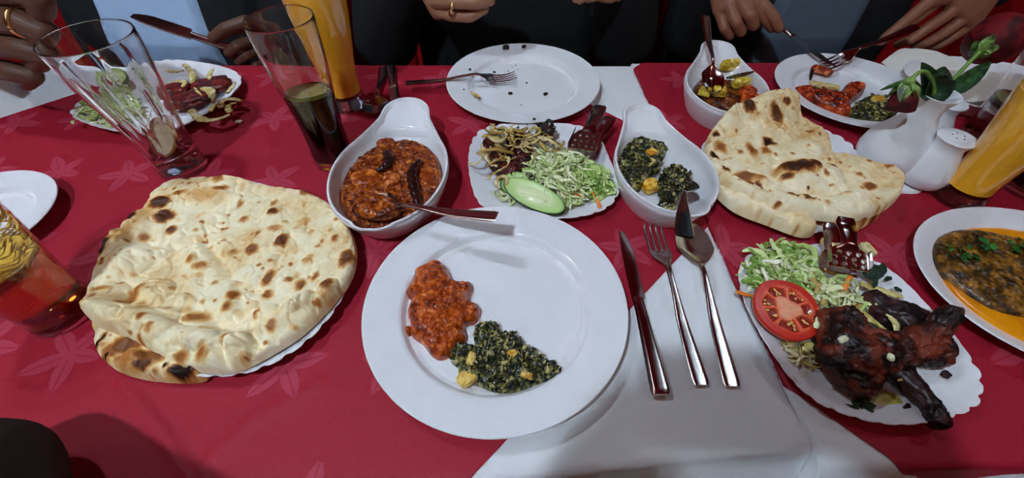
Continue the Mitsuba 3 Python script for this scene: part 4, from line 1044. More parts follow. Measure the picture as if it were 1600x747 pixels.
def tomato(label, c, r, rot, tilt):
    k = thing('tomato_slice', label, 'tomato'); n = 180; t = np.arange(n) * 2 * math.pi / n; th_ = .009
    Rx = np.array([[1, 0, 0], [0, math.cos(tilt), -math.sin(tilt)], [0, math.sin(tilt), math.cos(tilt)]]); M = (np.array([[math.cos(rot), -math.sin(rot), 0], [math.sin(rot), math.cos(rot), 0], [0, 0, 1]]) @ Rx).T
    ex = lambda: r * (1 + .02 * np.sin(2 * t + 1) + .012 * np.sin(5 * t))
    ring = lambda s, z: np.c_[ex() * s * np.cos(t), ex() * s * np.sin(t), np.full(n, z) if np.isscalar(z) else z]
    sk = loft([ring(.80, 0), ring(.92, .0008), ring(.985, .0040), ring(1, th_ - .0022), ring(.985, th_ - .0006), ring(.965, th_)], True, False)
    part(k, 'skin', (sk[0] @ M + c, sk[1]), 'food_wet', True, noise_colors(sk[0], [(.35, 'a81a10'), (.65, 'c22a18')], 60, 2))
    # six seed chambers between fleshy spokes around a pale core
    def cham(q, a):
        u = np.abs(((a * 7 / 6.283 + .12 * np.sin(a * 2 + 1)) % 1) - .5) * 2
        return sstep(.86, .66, u) * sstep(.36, .44, q + .06 * np.sin(3 * a)) * sstep(.74, .66, q + .03 * np.sin(7 * a))
    rr = np.linspace(.01, .97, 70); Z = []
    for s in rr[::-1]: Z.append(ring(s, th_ + .0004 - .0034 * cham(np.full(n, s), t)))
    fl = loft(Z, False, True); v = fl[0]; q = np.hypot(v[:, 0], v[:, 1]) / r; a = np.arctan2(v[:, 1], v[:, 0]) % 6.283; h = cham(q, a)
    cc = mixc(col('d85a3a'), col('bb2414'), sstep(.68, .84, q)); cc = mixc(cc, col('e09a74'), sstep(.50, .18, q + .08 * np.sin(3 * a)))
    cc = mixc(cc, col('78100a'), h * .95); cc = cc * (.88 + .24 * nz(v[:, 0], v[:, 1], 420, 3, 2))[:, None]
    fk = part(k, 'flesh', (v @ M + c, fl[1]), 'food_wet', True, cc)
    rg = np.random.default_rng(5); seeds = []
    for j in range(34):
        g = rg.uniform(0, 6.283); q_ = rg.uniform(.42, .68)
        if cham(np.array([q_]), np.array([g]))[0] > .6: seeds.append(chunk((r * q_ * math.cos(g), r * q_ * math.sin(g), th_ - .0014), (.0017, .0011, .0009), j, .05, 1, g, 2))
    s_ = cat(*seeds); part(fk, 'seeds', (s_[0] @ M + c, s_[1]), 'food_wet', True, np.tile(col('d8a860'), (len(s_[0]), 1)))


pc = c5(212, 318, .024); tomato('round red tomato slice leaning at the left of the chicken platter', pc - [0, 0, .004], .0335, .4, .12)
CHAR = [(.22, '0c0505'), (.40, '260b07'), (.58, '47170e'), (.8, '6b2816')]


def meat(name, label, segs, seed, cat_='chicken', stops=CHAR, amp=.0065, ln=.0024, f=60):
    parts_ = []
    for s in segs: parts_ += chain(*s)
    v, fc = weld(parts_, ln, 6); mesh = trimesh.Trimesh(v, fc, process=False); nr = np.array(mesh.vertex_normals)
    q = v * f; k = (meshkit.fbm(q, 4, seed) - .5) * 2 * amp + (meshkit.fbm(q * 4, 2, seed + 1) - .5) * amp * .9 + (meshkit.fbm(q * 11, 2, seed + 3) - .5) * amp * .45
    v2 = v + nr * k[:, None]; v2[:, 2] = np.maximum(v2[:, 2], TZ + .006)
    return single(name, (v2, fc), 'meat', label, cat_, True, noise_colors(v2, stops, 70, seed + 2, 4, 2.4))


h = .026
meat('tandoori_chicken', 'large charred tandoori chicken leg with its bone end to the right on the platter', [[(c5(405, 375, .030), .020), (c5(430, 470, .028), .027), (c5(460, 560, .022), .016), (c5(495, 605, .016), .008)], [(c5(440, 440, .030), .022), (c5(540, 460, .032), .018), (c5(640, 455, .032), .014), (c5(725, 460, .030), .015)], [(c5(640, 440, .036), .012), (c5(720, 390, .042), .011), (c5(785, 335, .050), .008)]], 41, ln=.002)
meat('tandoori_chicken', 'dark purple-brown chicken piece behind the large leg on the platter', [[(c5(520, 300, .022), .014), (c5(600, 350, .026), .018), (c5(680, 380, .024), .016)]], 42, stops=[(.25, '12070a'), (.5, '2a1014'), (.75, '45201f')], ln=.003)
meat('chicken_bone', 'thin blackened chicken bone sticking over the near rim of the platter', [[(c5(600, 520, .020), .010), (c5(660, 590, .018), .009), (c5(715, 650, .016), .010), (c5(735, 695, .018), .009)], [(c5(710, 650, .018), .006), (c5(765, 672, .022), .0025)]], 43, amp=.004, stops=[(.25, '060304'), (.5, '140708'), (.75, '301012')], ln=.0026)
p = c5(560, 640, .008); m = mound(ats([(500, 650), (540, 600), (590, 600), (625, 640), (600, 680), (540, 690), (500, 680)], .008, *C5), lambda x, y, d: .0022 * edge(d, .004), TZ + .0065, .0012, 3)
single('green_sauce', m[:2], 'food_wet', 'small pool of yellow-green sauce near the rim of the chicken platter', 'sauce', True, noise_colors(m[0], [(.3, 'a8a43a'), (.7, 'c8c26a')], 90, 4))
p = c5(478, 645, .010); herb('dark green leaf scrap left of the green sauce on the chicken platter', p, 10, .005, 12, .005, ['14240e', '1e3414'], 'herb_scrap')
for i, (x, y, lb) in enumerate([(630, 660, 'dark charred scrap right of the green sauce'), (765, 540, 'tiny charred scrap on the bare part of the chicken platter')]):
    cube_food('charred_scrap', lb, c5(x, y, .009), (.007 - .003 * i, .0035, .002), 130 + i, '2a1012', 'food scrap', .6, [(.3, '14080a'), (.7, '3a1a18')], rough=.3)
cube_food('onion_piece', 'white onion fleck on top of the large chicken leg', c5(412, 418, .062), (.005, .003, .0015), 140, 'd6d2b0', 'onion', .4, [(.3, 'c0bc98'), (.7, 'dedac0')])
cube_food('onion_piece', 'small pale onion fleck at the middle of the chicken', c5(575, 480, .052), (.004, .003, .0015), 141, 'c6ca9a', 'onion', .9, [(.3, 'b4b888'), (.7, 'd4d8b0')])
cube_food('onion_piece', 'creamy onion scrap under the tongs on the chicken platter', c5(375, 92, .030), (.009, .012, .005), 142, 'd8cfa0', 'onion', .5, [(.3, 'b8a868'), (.7, 'dcd2a4')])
cube_food('onion_piece', 'creamy onion scrap right of the tongs jaw on the chicken platter', c5(495, 110, .026), (.006, .010, .005), 143, 'c8bc80', 'onion', .2, [(.3, 'a89a58'), (.7, 'd0c490')])
p = c5(500, 190, .018); herb('dark green leaf under the tongs on the chicken platter', p, 8, .008, 13, .008, ['16281a', '20382a'], 'salad_leaf')

# far left salad
C12 = ((100, 80), 5.334)
def c12(x, y, h=.016): return at(100 + x / 5.334, 80 + y / 5.334, h)
o = ats([(170, 530), (210, 420), (330, 330), (450, 270), (560, 300), (600, 400), (640, 510), (560, 600), (440, 620), (300, 610), (200, 590)], .012, *C12)
m, c = shreds(180, inside(o), bed(o, .012, TZ + .006), .032, .0024, LET_PALE + LET_GREEN[:3], 23, pile=.008)
single('shredded_lettuce', m, 'food_oily', 'pale shredded lettuce on the far left salad plate behind the glass', 'lettuce', True, c, kind='stuff')
for i, (x, y, sx, sy, rt, lb) in enumerate([(1230, 290, .031, .021, .3, 'red kebab slab at the right of the far left salad plate'), (1080, 395, .029, .022, .5, 'dark red kebab slab in the middle of the far left plate'), (950, 330, .022, .017, .2, 'red kebab slab nearest the glass on the far left plate'), (960, 440, .012, .012, .1, 'small red kebab piece behind the glass on the far left plate')]):
    p = c12(x, y, .018)
    cube_food('kebab_piece', lb, (p[0], p[1], TZ + .018), (sx, sy, .010), 150 + i, '5a130c', 'kebab', rt, [(.2, '440c07'), (.5, '5e120b'), (.8, '74190f')], rough=.2, bsdf='meat', f=2.4)
for i, (l, w, lb) in enumerate([([(1060, 490), (1130, 560), (1250, 575), (1380, 530)], .0055, 'large cream onion strip over the near rim of the far left plate'), ([(1150, 310), (1220, 340), (1250, 420)], .0060, 'broad cream onion piece on the red kebab of the far left plate'), ([(1310, 470), (1330, 410), (1420, 400), (1480, 420)], .0045, 'looped onion strip at the right rim of the far left plate'), ([(1000, 110), (1060, 170), (1070, 270)], .0040, 'upright onion strip at the far side of the far left plate'), ([(860, 160), (920, 170), (1000, 160)], .0040, 'greenish onion strip at the far rim of the far left plate'), ([(1210, 250), (1215, 190), (1240, 150)], .0035, 'thin onion strip on the far kebab of the far left plate'), ([(1090, 300), (1150, 370)], .0030, 'short onion strip on the middle kebab of the far left plate'), ([(1360, 350), (1400, 300), (1425, 260)], .0035, 'brownish onion strip at the far right rim of the far left plate'), ([(880, 270), (960, 250), (1000, 280), (980, 300)], .0040, 'curled onion strip nearest the glass on the far left plate'), ([(1220, 500), (1260, 450), (1330, 440)], .0045, 'onion strip in front of the red kebab on the far left plate'), ([(1390, 510), (1380, 450), (1440, 430)], .0045, 'outermost onion strip at the right of the far left plate')]):
    strip('onion_strip', lb, 'onion', [c12(x, y, .026 if i not in (0, 2, 10) else .019) for x, y in l], w * 1.35, .5, [(.3, 'b39a50'), (.55, 'd0bd78'), (.75, 'e2d6a4')])
cc_ = c12(430, 235, .020); cucumber('cucumber slice behind the lettuce on the far left salad plate', cc_, .026, .020, 0, .35)
single('onion_scrap', chunk(at(373, 190, .003), (.006, .004, .002), 3, .2), 'food_oily', 'small white onion scrap on the red cloth beside the far left plate', 'food scrap', True, np.tile(col('d8cbb8'), (len(chunk((0, 0, 0), (1, 1, 1), 3)[0]), 1)))

# crumbs on the far plate
C13 = ((680, 60), 5.336)
for i, (x, y, s) in enumerate([(590, 85, .0055), (740, 75, .004), (290, 262, .0022), (493, 284, .0022), (455, 342, .0055), (763, 373, .0016), (627, 463, .0032), (920, 469, .0034), (370, 498, .0018), (377, 285, .0012), (310, 320, .0012), (240, 428, .0014), (718, 558, .001), (640, 240, .001), (672, 228, .001), (690, 262, .001), (610, 275, .001)]):
    z = .006
    for _ in range(8):
        p = at(680 + x / 5.336, 60 + y / 5.336, z); r_ = math.hypot(p[0] - .019, p[1] - .684)
        z = .005 if r_ < .088 else .005 + (r_ - .088) * 1.0 if r_ < .099 else .016 + (r_ - .099) * .15
    z = TZ + z + s * .35; s = s * 1.15
    m = chunk((p[0], p[1], z), (s, s * .8, s * .6), 160 + i, .25, 1.6, i, 2)
    single('crumb', m, 'food_dry', 'dark food crumb on the almost empty far plate', 'crumb', True, np.tile(col('1c1512'), (len(m[0]), 1)), group='dark crumbs on the far plate')
cube_food('onion_piece', 'yellow onion sliver left of the fork on the far plate', (*at(680 + 330 / 5.336, 60 + 455 / 5.336, .016)[:2], TZ + .013), (.013, .003, .0016), 180, 'c9a85c', 'onion', -.75, [(.3, 'b3893c'), (.7, 'd6bd80')])
# ------------------------------------------------------------------ drinks
def tumbler(label, c, outer, wall=.0016, base=.012, ribs=None, script=None, thin=False):
    """A tall glass: outer = [(z, radius)...]. Returns its key and the inner radius by height."""
    k = thing('tall_glass', label, 'glass')
    zs = np.array([p[0] for p in outer]); rs = np.array([p[1] for p in outer])
    from scipy.interpolate import PchipInterpolator
    f = PchipInterpolator(zs, rs); H = zs[-1]; rad = lambda z: float(f(z))
    prof = [(.0005, .0012), (rad(0) * .80, .0008), (rad(0) * .93, 0), (rad(0) - .0006, .0008)] + [(rad(z), z) for z in np.linspace(.002, H - .0012, 30)] + [(rad(H) - wall * .2, H - .0003), (rad(H) - wall * .5, H), (rad(H) - wall * .85, H - .0004)]
    inner = [(rad(z) - wall, z) for z in np.linspace(H - .002, base + .004, 24)] + [(rad(base) * .80 - wall, base + .001), (rad(base) * .4, base), (.0005, base)]
    rm = None
    if ribs:
        n, amp, z0, z1, w = ribs
        def rm(th, z, r):
            if r < rad(max(min(z, H), 0)) - .0004 or not z0 - .01 < z < z1 + .01: return 0
            t = (th * n / 6.2832) % 1; return amp * np.exp(-((t - .5) / w) ** 2) * float(sstep(z0 - .008, z0, z) * sstep(z1 + .006, z1, z))
    if thin:                                  # a thin wall of one sheet on a solid foot, with a solid lip
        th_ = np.arange(96) * 2 * math.pi / 96; ring = lambda r, z: np.c_[c[0] + r * np.cos(th_), c[1] + r * np.sin(th_), np.full(96, c[2] + z)]
        part(k, 'wall', loft([ring(rad(z), z) for z in np.linspace(base, H - .0006, 40)], False, False), 'thin_glass', True)
        part(k, 'foot', lathe([(.0005, .0012), (rad(0) * .80, .0008), (rad(0) * .93, 0), (rad(0) - .0006, .0008)] + [(rad(z), z) for z in np.linspace(.002, base - .0012, 12)] + [(rad(base) - .0012, base - .0004), (.0005, base - .0004)], 96, c), 'glass', 40)
        a = np.linspace(0, 2 * math.pi, 97); part(k, 'lip', tube(np.c_[c[0] + rad(H) * np.cos(a), c[1] + rad(H) * np.sin(a), np.full(97, c[2] + H)], .0009, 8), 'glass', True)
    else: part(k, 'tumbler', lathe(prof + inner, 120 if ribs else 72, c, rm), 'glass', 40)
    if script is not None:
        a0, z0, sz = script; ms = []
        for j, w in enumerate((0, .9, 1.7, 2.4, 3.1)):
            q = []
            for t in np.linspace(0, 6.0, 22):
                a = a0 + (w * .22 + .10 * math.cos(t)) * sz; z = z0 - w * .010 * sz + .010 * sz * math.sin(t) * (1 if j % 2 else .7); q.append([c[0] + (rad(z) + .0002) * math.cos(a), c[1] + (rad(z) + .0002) * math.sin(a), c[2] + z])
            ms.append(tube(q, .00055, 6))
        part(k if thin else k + '__tumbler', 'embossed_scroll', cat(*ms), 'glass', True, label='raised scroll lettering moulded into the glass')
    return k, lambda z: rad(z) - wall


def liquid(name, label, c, ri, z0, z1, bsdf, cat_, eps=.0003, extra=None, color=None, **kw):
    zs = np.linspace(z0 + .004, z1 - .0008, 20)
    prof = [(.0005, z0 + .0004), (ri(z0) * .78, z0 + .0009)] + [(ri(z) + eps, z) for z in zs] + [(ri(z1) + eps, z1), (ri(z1) - .0012, z1 - .0006), (.0005, z1 - .0006)]
    m = lathe(prof, 72, c)
    return single(name, m, bsdf, label, cat_, 40 if color is None else True, None if color is None else np.tile(col(color), (len(m[0]), 1)), **kw)


mat('cola', '120604', 0.06, specular=.6)
mat('mango', 'f0b428', 0.30, specular=.5)
mat('mango_foam', 'e8bd55', 0.5, specular=.4)
mat('foam', 'b8963a', 0.55)
scene['mat_thin_glass'] = {'type': 'thindielectric', 'int_ior': 1.5, 'ext_ior': 1.0}
scene['mat_amber'] = {'type': 'dielectric', 'int_ior': 1.34, 'ext_ior': 1.0, 'specular_transmittance': {'type': 'rgb', 'value': [0.86, 0.42, 0.13]}}
mat('lime_skin', '5c7a24', 0.35)


def citrus(label, c, r, nrm, skin_c, flesh_a, flesh_b, thick=.004):
    k = thing('citrus_slice', label, 'citrus slice'); nrm = np.asarray(nrm, float); nrm /= np.linalg.norm(nrm); a, b = frame(nrm); n = 96; t = np.arange(n) * 2 * math.pi / n
    ring = lambda s, z: c + r * s * (np.cos(t)[:, None] * a + np.sin(t)[:, None] * b) + nrm * z
    sk = loft([ring(.93, -thick / 2), ring(.99, -thick / 2 + .0004), ring(1, 0), ring(.99, thick / 2 - .0004), ring(.93, thick / 2)], False, False)
    part(k, 'rind', sk, 'food_wet', True, np.tile(col(skin_c), (len(sk[0]), 1)))
    rr = np.linspace(.03, .94, 16); fl = loft([ring(s, -thick / 2 + .0002) for s in rr] + [ring(s, thick / 2 - .0002) for s in rr[::-1]])
    q = fl[0] - c; u, w = q @ a, q @ b; d = np.hypot(u, w) / r; an = np.arctan2(w, u) * 9 / 6.283 % 1; m = sstep(.06, .16, np.minimum(an, 1 - an) * d * 2) * sstep(.12, .2, d) * sstep(.84, .78, d)
    part(k, 'flesh', fl, 'food_wet', True, mixc(col(flesh_a), col(flesh_b), m))
    return k


# lemon water
cL = at(289, 263, 0) * [1, 1, 0] + [0, 0, TZ + .0008]
PINT = [(0, .0305), (.02, .0300), (.05, .0305), (.09, .0350), (.13, .0415), (.16, .0450), (.186, .0465)]
gL, ri = tumbler('tall empty ribbed glass with a lemon slice and a little water beside the large naan', cL, PINT, base=.010, ribs=(9, .0011, .045, .155, .10), script=(-.75, .105, 1.0))
liquid('water', 'little water left in the ribbed glass with the lemon slice', cL, ri, .010, .036, 'water', 'water', -.0004)
citrus('pale lemon slice leaning inside the ribbed glass', cL + [-.004, .004, .050], .0272, (-.30, -.70, .62), 'cfc27a', 'ece6cc', 'dcd4b0')
# cola
cC = at(524, 250, 0) * [1, 1, 0] + [0, 0, TZ + .0008]
FLUTE = [(0, .0275), (.015, .0272), (.05, .0268), (.09, .0290), (.13, .0335), (.17, .0365), (.198, .0375)]
gC, ri = tumbler('tall glass half full of dark cola left of the red curry dish', cC, FLUTE, base=.009, script=(-.55, .128, .7))
liquid('cola', 'dark cola in the tall glass left of the red curry dish', cC, ri, .009, .106, 'cola', 'drink')
citrus('lime slice floating on the dark cola', cC + [0, 0, .1085], .0272, (0, .16, 1), '6f8a2c', 'c2bd86', 'aaa667', .005)
# mango drinks
cM = at(546, 164, 0) * [1, 1, 0] + [0, 0, TZ + .0008]
TULIP = [(0, .0290), (.010, .0292), (.018, .0270), (.03, .0250), (.06, .0268), (.10, .0330), (.15, .0405), (.19, .043), (.215, .0425)]
gM, ri = tumbler('tall footed glass of orange mango drink behind the cola', cM, TULIP, base=.022, thin=True)
liquid('mango_drink', 'orange mango drink in the tall footed glass behind the cola', cM, ri, .022, .190, 'mango', 'drink', .0012)
m = lathe([(.0005, .1895), (ri(.19) - .001, .1895), (ri(.193) - .001, .1935), (.0005, .195)], 48, cM); single('drink_foam', m, 'mango_foam', 'pale foam on the mango drink behind the cola', 'foam', 40)
cR = at(1492, 309, 0) * [1, 1, 0] + [0, 0, TZ + .0008]
gR, ri = tumbler('tall footed glass of yellow mango drink right of the salt shaker', cR, TULIP, base=.020, thin=True)
liquid('mango_drink', 'yellow mango drink in the glass right of the salt shaker', cR, ri, .020, .150, 'mango', 'drink', .0012)
m = lathe([(.0005, .1495), (ri(.15) - .001, .1495), (ri(.153) - .001, .1530), (.0005, .154)], 48, cR); single('drink_foam', m, 'mango_foam', 'pale foam on the mango drink right of the salt shaker', 'foam', 40)
# water and cola at the right edge
cW = at(1528, 222, 0) * [1, 1, 0] + [0, 0, TZ + .0008]
gW, ri = tumbler('tall glass of clear water with a lime slice at the right edge', cW, PINT, base=.008)
liquid('water', 'clear water in the glass at the right edge', cW, ri, .008, .062, 'water', 'water', -.0004)
citrus('lime slice in the clear water glass at the right edge', cW + [0, 0, .066], .030, (.1, -.1, 1), '6f8a34', 'b6bd8c', 'a3ab74', .004)
cK = at(1600, 296, 0) * [1, 1, 0] + [0, 0, TZ + .0008]
gK, ri = tumbler('glass of dark cola cut off by the right edge behind the mango drink', cK, FLUTE, base=.009)
liquid('cola', 'dark cola in the glass cut off by the right edge', cK, ri, .009, .12, 'cola', 'drink')
# amber drink, foam lacing clinging to the glass
cA = at(104, 489, 0) * [1, 1, 0] + [0, 0, TZ + .0008]
MUG = [(0, .0300), (.02, .0302), (.05, .0325), (.09, .0375), (.13, .0420), (.17, .0445), (.19, .0450)]
gA, ri = tumbler('tall glass of amber drink with foam lacing cut off by the left edge', cA, MUG, base=.010, thin=True)
liquid('amber_drink', 'clear amber-red drink in the glass at the left edge', cA, ri, .010, .086, 'amber', 'drink', .0010)
zz = .0865; r_ = ri(zz)
m = lathe([(.0005, zz - .0006), (r_ - .0006, zz - .0006), (r_ - .0005, zz + .001), (r_ - .003, zz + .0018), (.0005, zz + .0015)], 64, cA)
v = m[0].copy(); single('foam', m, 'food_oily', 'yellow foam film on the amber drink', 'foam', True, noise_colors(v, [(.3, 'b07c10'), (.5, 'c8981a'), (.7, 'd2ac3c')], 70, 8, 3, 2))
rg = np.random.default_rng(12); ms = []
for i in range(480):
    a0 = rg.uniform(0, 6.283); z0 = .088 + .062 * rg.uniform() ** 1.6; L = rg.uniform(.08, .55); w = rg.uniform(.0005, .0022); q = []
    for t in np.linspace(0, 1, 12):
        a = a0 + L * t; z = z0 + .004 * math.sin(3 * a + i) + .002 * math.sin(9 * a); q.append([cA[0] + (ri(z) - .0004) * math.cos(a), cA[1] + (ri(z) - .0004) * math.sin(a), cA[2] + z])
    ms.append(tube(q, w * np.sin(np.linspace(.3, 2.9, 12)), 6, .35))
m = cat(*ms); single('foam_lacing', m, 'food_oily', 'streaks of yellow foam clinging inside the amber drink glass', 'foam', True, noise_colors(m[0], [(.3, 'a0801c'), (.5, 'c49f2c'), (.7, 'd2b550')], 90, 3, 2, 2), kind='stuff')

# ------------------------------------------------------------------ condiment set and roses
mat('porcelain', 'e2e4e8', 0.10, specular=.55)
cV = at(1376, 258, 0) * [1, 1, 0] + [0, 0, TZ]
rm = lambda th, z, r: 0
VASE = [(.0005, .001), (.028, 0), (.034, .004), (.041, .016), (.0425, .026), (.040, .038), (.033, .054), (.023, .072), (.0165, .086), (.0155, .094), (.018, .104), (.0225, .112), (.0232, .1135), (.0222, .1138), (.017, .107), (.013, .096), (.013, .086), (.018, .072), (.026, .054), (.030, .03), (.02, .008), (.0005, .006)]
single('bud_vase', lathe(VASE, 96, cV), 'porcelain', 'white porcelain bud vase holding a drooping rose beside the naan', 'vase', 40)
SH = lambda s: [(.0005 * s, 0), (.022 * s, 0), (.0275 * s, .004 * s), (.031 * s, .014 * s), (.0305 * s, .022 * s), (.026 * s, .036 * s), (.0185 * s, .050 * s), (.0165 * s, .058 * s), (.0195 * s, .066 * s), (.0215 * s, .0695 * s), (.0205 * s, .0710 * s), (.012 * s, .0722 * s), (.0005, .0724 * s)]
def shaker(label, px, s):
    c = at(*px, 0) * [1, 1, 0] + [0, 0, TZ + .0035]; k = thing('shaker', label, 'shaker'); bk = part(k, 'body', lathe(SH(s), 72, c), 'porcelain', 40)
    for i in range(5):
        a = i * 1.2566; q = .007 * s; part(bk, 'hole', lathe([(.0005, 0), (.0009, 0), (.0009, .0003), (.0005, .0003)], 10, c + [q * math.cos(a), q * math.sin(a), .0724 * s]), 'plastic_black')
shaker('white porcelain salt shaker in front, between the vase and the mango drink', (1430, 284), 1.0)
shaker('white porcelain pepper shaker standing behind the bud vase', (1428, 226), .97)
o = ats([(1374, 290), (1400, 262), (1420, 215), (1442, 196), (1462, 206), (1460, 240), (1452, 270), (1446, 290), (1436, 302), (1412, 303), (1390, 300)], 0)
m = mound(o, lambda x, y, d: .0034 * edge(d, .003), TZ, .003, 3); single('condiment_tray', m[:2], 'porcelain', 'small flat white tray under the salt and pepper shakers', 'tray', 40)

GRN = [(.3, '1c3a14'), (.55, '35591f'), (.75, '6b8a3c')]
def leaf(k, p, q, w, up, seed, c=None, name='leaf', serr=.0):
    p, q = np.asarray(p), np.asarray(q); a = q - p; L = np.linalg.norm(a); a = a / L; s = np.cross(a, up); s /= np.linalg.norm(s); u = np.cross(s, a); n = 22; R = []
    for i, t in enumerate(np.linspace(0, 1, n)):
        ww = w * math.sin(math.pi * t ** .75) ** .8 * (1 + serr * (i % 2)) + .0004
        x = np.linspace(-1, 1, 9); top = p + a * L * t + u * (-.10 * L * t * t) + x[:, None] * ww * s + (np.abs(x)[:, None] * ww * .35) * u
        R.append(np.vstack([top, (top - u * .0006)[::-1]]))
    m = loft(R); return part(k, name, m, 'food_oily', True, noise_colors(m[0], c or GRN, 120, seed, 2, 1.6))


def rose(label, head, dirn, r, stem, petals='5a0c14', dark='2c060a', green=True, npet=9, seed=1, sep=1.0, sw=.44):
    """head: base of the bud, dirn: the way it points, stem: points from the bud down into the vase."""
    k = thing('rose', label, 'rose'); d = np.asarray(dirn, float); d /= np.linalg.norm(d); a, b = frame(d); rg = np.random.default_rng(seed)
    for i in range(npet):
        g = i * 2.4; sc = .62 + .38 * i / (npet - 1); wd = 1.15; n, mth = 14, 13; V = []
        for s in np.linspace(0, 1, n):
            for w in np.linspace(-wd, wd, mth):
                rad = r * sc * (math.sin(min(s * 1.9, 1.57)) * (1 - .30 * max(0, s - .5)) + .12 * max(0, s - .75) * 3 * sc) * (1 - .05 * w * w); hgt = r * 2.0 * s * (1 - .10 * (w / wd) ** 4 * s) * (.9 + .1 * sc)
                V.append(np.asarray(head) + d * hgt + rad * (math.cos(g + w) * a + math.sin(g + w) * b))
        V = np.array(V); i_, j_ = np.meshgrid(np.arange(n - 1), np.arange(mth - 1), indexing='ij'); q = (i_ * mth + j_).ravel()
        F = np.vstack([np.stack([q, q + mth, q + mth + 1], 1), np.stack([q, q + mth + 1, q + 1], 1)])
        part(k, 'petal', (V, F), 'food_dry', True, noise_colors(V, [(.3, dark), (.7, petals)], 90, seed + i, 2, 2))
    for i in range(5):
        g = i * 1.257 + .4; o = math.cos(g) * a + math.sin(g) * b
        leaf(k, head - d * r * .15, head + d * r * (1.25 * sep) + o * r * (1.12 if i % 2 else .98) * min(1, .25 + .83 * sep), r * sw, o + d * .4, seed + i, [(.3, '284018'), (.55, '527434'), (.8, '86a45a')], 'sepal')
    st = smooth_curve(np.array([head - d * r * .1, *stem]), 24); m = tube(st, .0023, 8); part(k, 'stem', m, 'food_oily', True, noise_colors(m[0], [(.3, '3f6a24'), (.6, '6f9640')], 60, seed)); m = chunk((0, 0, 0), (r * .42 * min(1, sw * 2.2), r * .42 * min(1, sw * 2.2), r * .34), seed, .05, 1, 0, 2, 2, 2); part(k, 'hip', (m[0] + head - d * r * .05, m[1]), 'food_oily', True, noise_colors(m[0], [(.3, '55762e'), (.6, '7f9f50')], 60, seed))
    return k


nk = cV + [0, 0, .112]
hd = aty(1421, 128, nk[1] - .006)
k1 = rose('drooping dark red rose bud with green sepals hanging over the vase lip', hd, aty(1402, 182, nk[1] - .016) - hd, .0165, [aty(1438, 112, nk[1] - .002), aty(1452, 118, nk[1]), aty(1458, 150, nk[1]), cV + [0, 0, .09]], seed=3, sep=.9)
leaf(k1, aty(1425, 125, nk[1]), aty(1378, 138, nk[1] - .004), .0028, np.array([0, -.3, 1]), 7)
lf = aty(1455, 140, nk[1] + .004)
for i, (x, y, w, dy) in enumerate([(1480, 104, .016, .016), (1446, 98, .010, .012), (1494, 128, .014, -.006), (1470, 155, .016, -.012), (1436, 140, .010, -.012), (1462, 118, .016, 0)]):
    leaf(k1, lf + [0, 0, -.004], aty(x, y, nk[1] + dy), w, np.array([0, -.8, .6]), 20 + i, [(.3, '0c1c0c'), (.55, '16301a'), (.8, '29462a')], 'leaf', .10)
h2 = aty(1534, 78, nk[1] + .06)
k2 = rose('second dark red rose leaning out to the right on a long green stem', h2, aty(1568, 50, nk[1] + .12) - h2, .036, [aty(1512, 100, nk[1] + .045), aty(1480, 138, nk[1] + .015), cV + [.004, 0, .104], cV + [.003, 0, .08]], petals='6e0d14', dark='3a070b', seed=8, sep=.22, sw=.16)
leaf(k2, aty(1474, 150, nk[1] + .01), aty(1562, 92, nk[1] + .05), .0105, np.array([0, -.7, .7]), 31, [(.3, '14301a'), (.55, '234a28'), (.8, '3d6638')])
# ------------------------------------------------------------------ people
SK1, SK2, SK3 = '5a3a2c', '8a5a44', '9c6f55'


def finger(pts, r0, r1):
    p = [np.asarray(q, float) for q in pts]; n = len(p)
    return chain(*[(q, r0 + (r1 - r0) * i / (n - 1)) for i, q in enumerate(p)])


def hand(wrist, knuckles, fingers, thumb, rk=.0115, rw=.021, fr=(.0092, .0072)):
    """Hand from joints in space: wrist, four knuckles (index to little), the joints of each finger after its knuckle, the joints of the thumb."""
    w = np.asarray(wrist, float); K = [np.asarray(k, float) for k in knuckles]
    side = K[0] - K[3]; side = side / np.linalg.norm(side)
    P = [m3.Manifold.batch_hull([sphere_m(w + side * .010, rw * .82), sphere_m(w - side * .010, rw * .82)] + [sphere_m(k, rk) for k in K])]
    for k, f, s in zip(K, fingers, (1, 1.03, .98, .86)): P += finger([k, *f], fr[0] * s * 1.08, fr[1] * s)
    tb = w * .55 + K[0] * .45 + side * .006
    P += chain((w + side * .008, .0165), (tb, .0165)) + chain((tb, .0165), (np.asarray(thumb[0], float), .0115)) + finger(thumb, .0112, .0086)
    return P


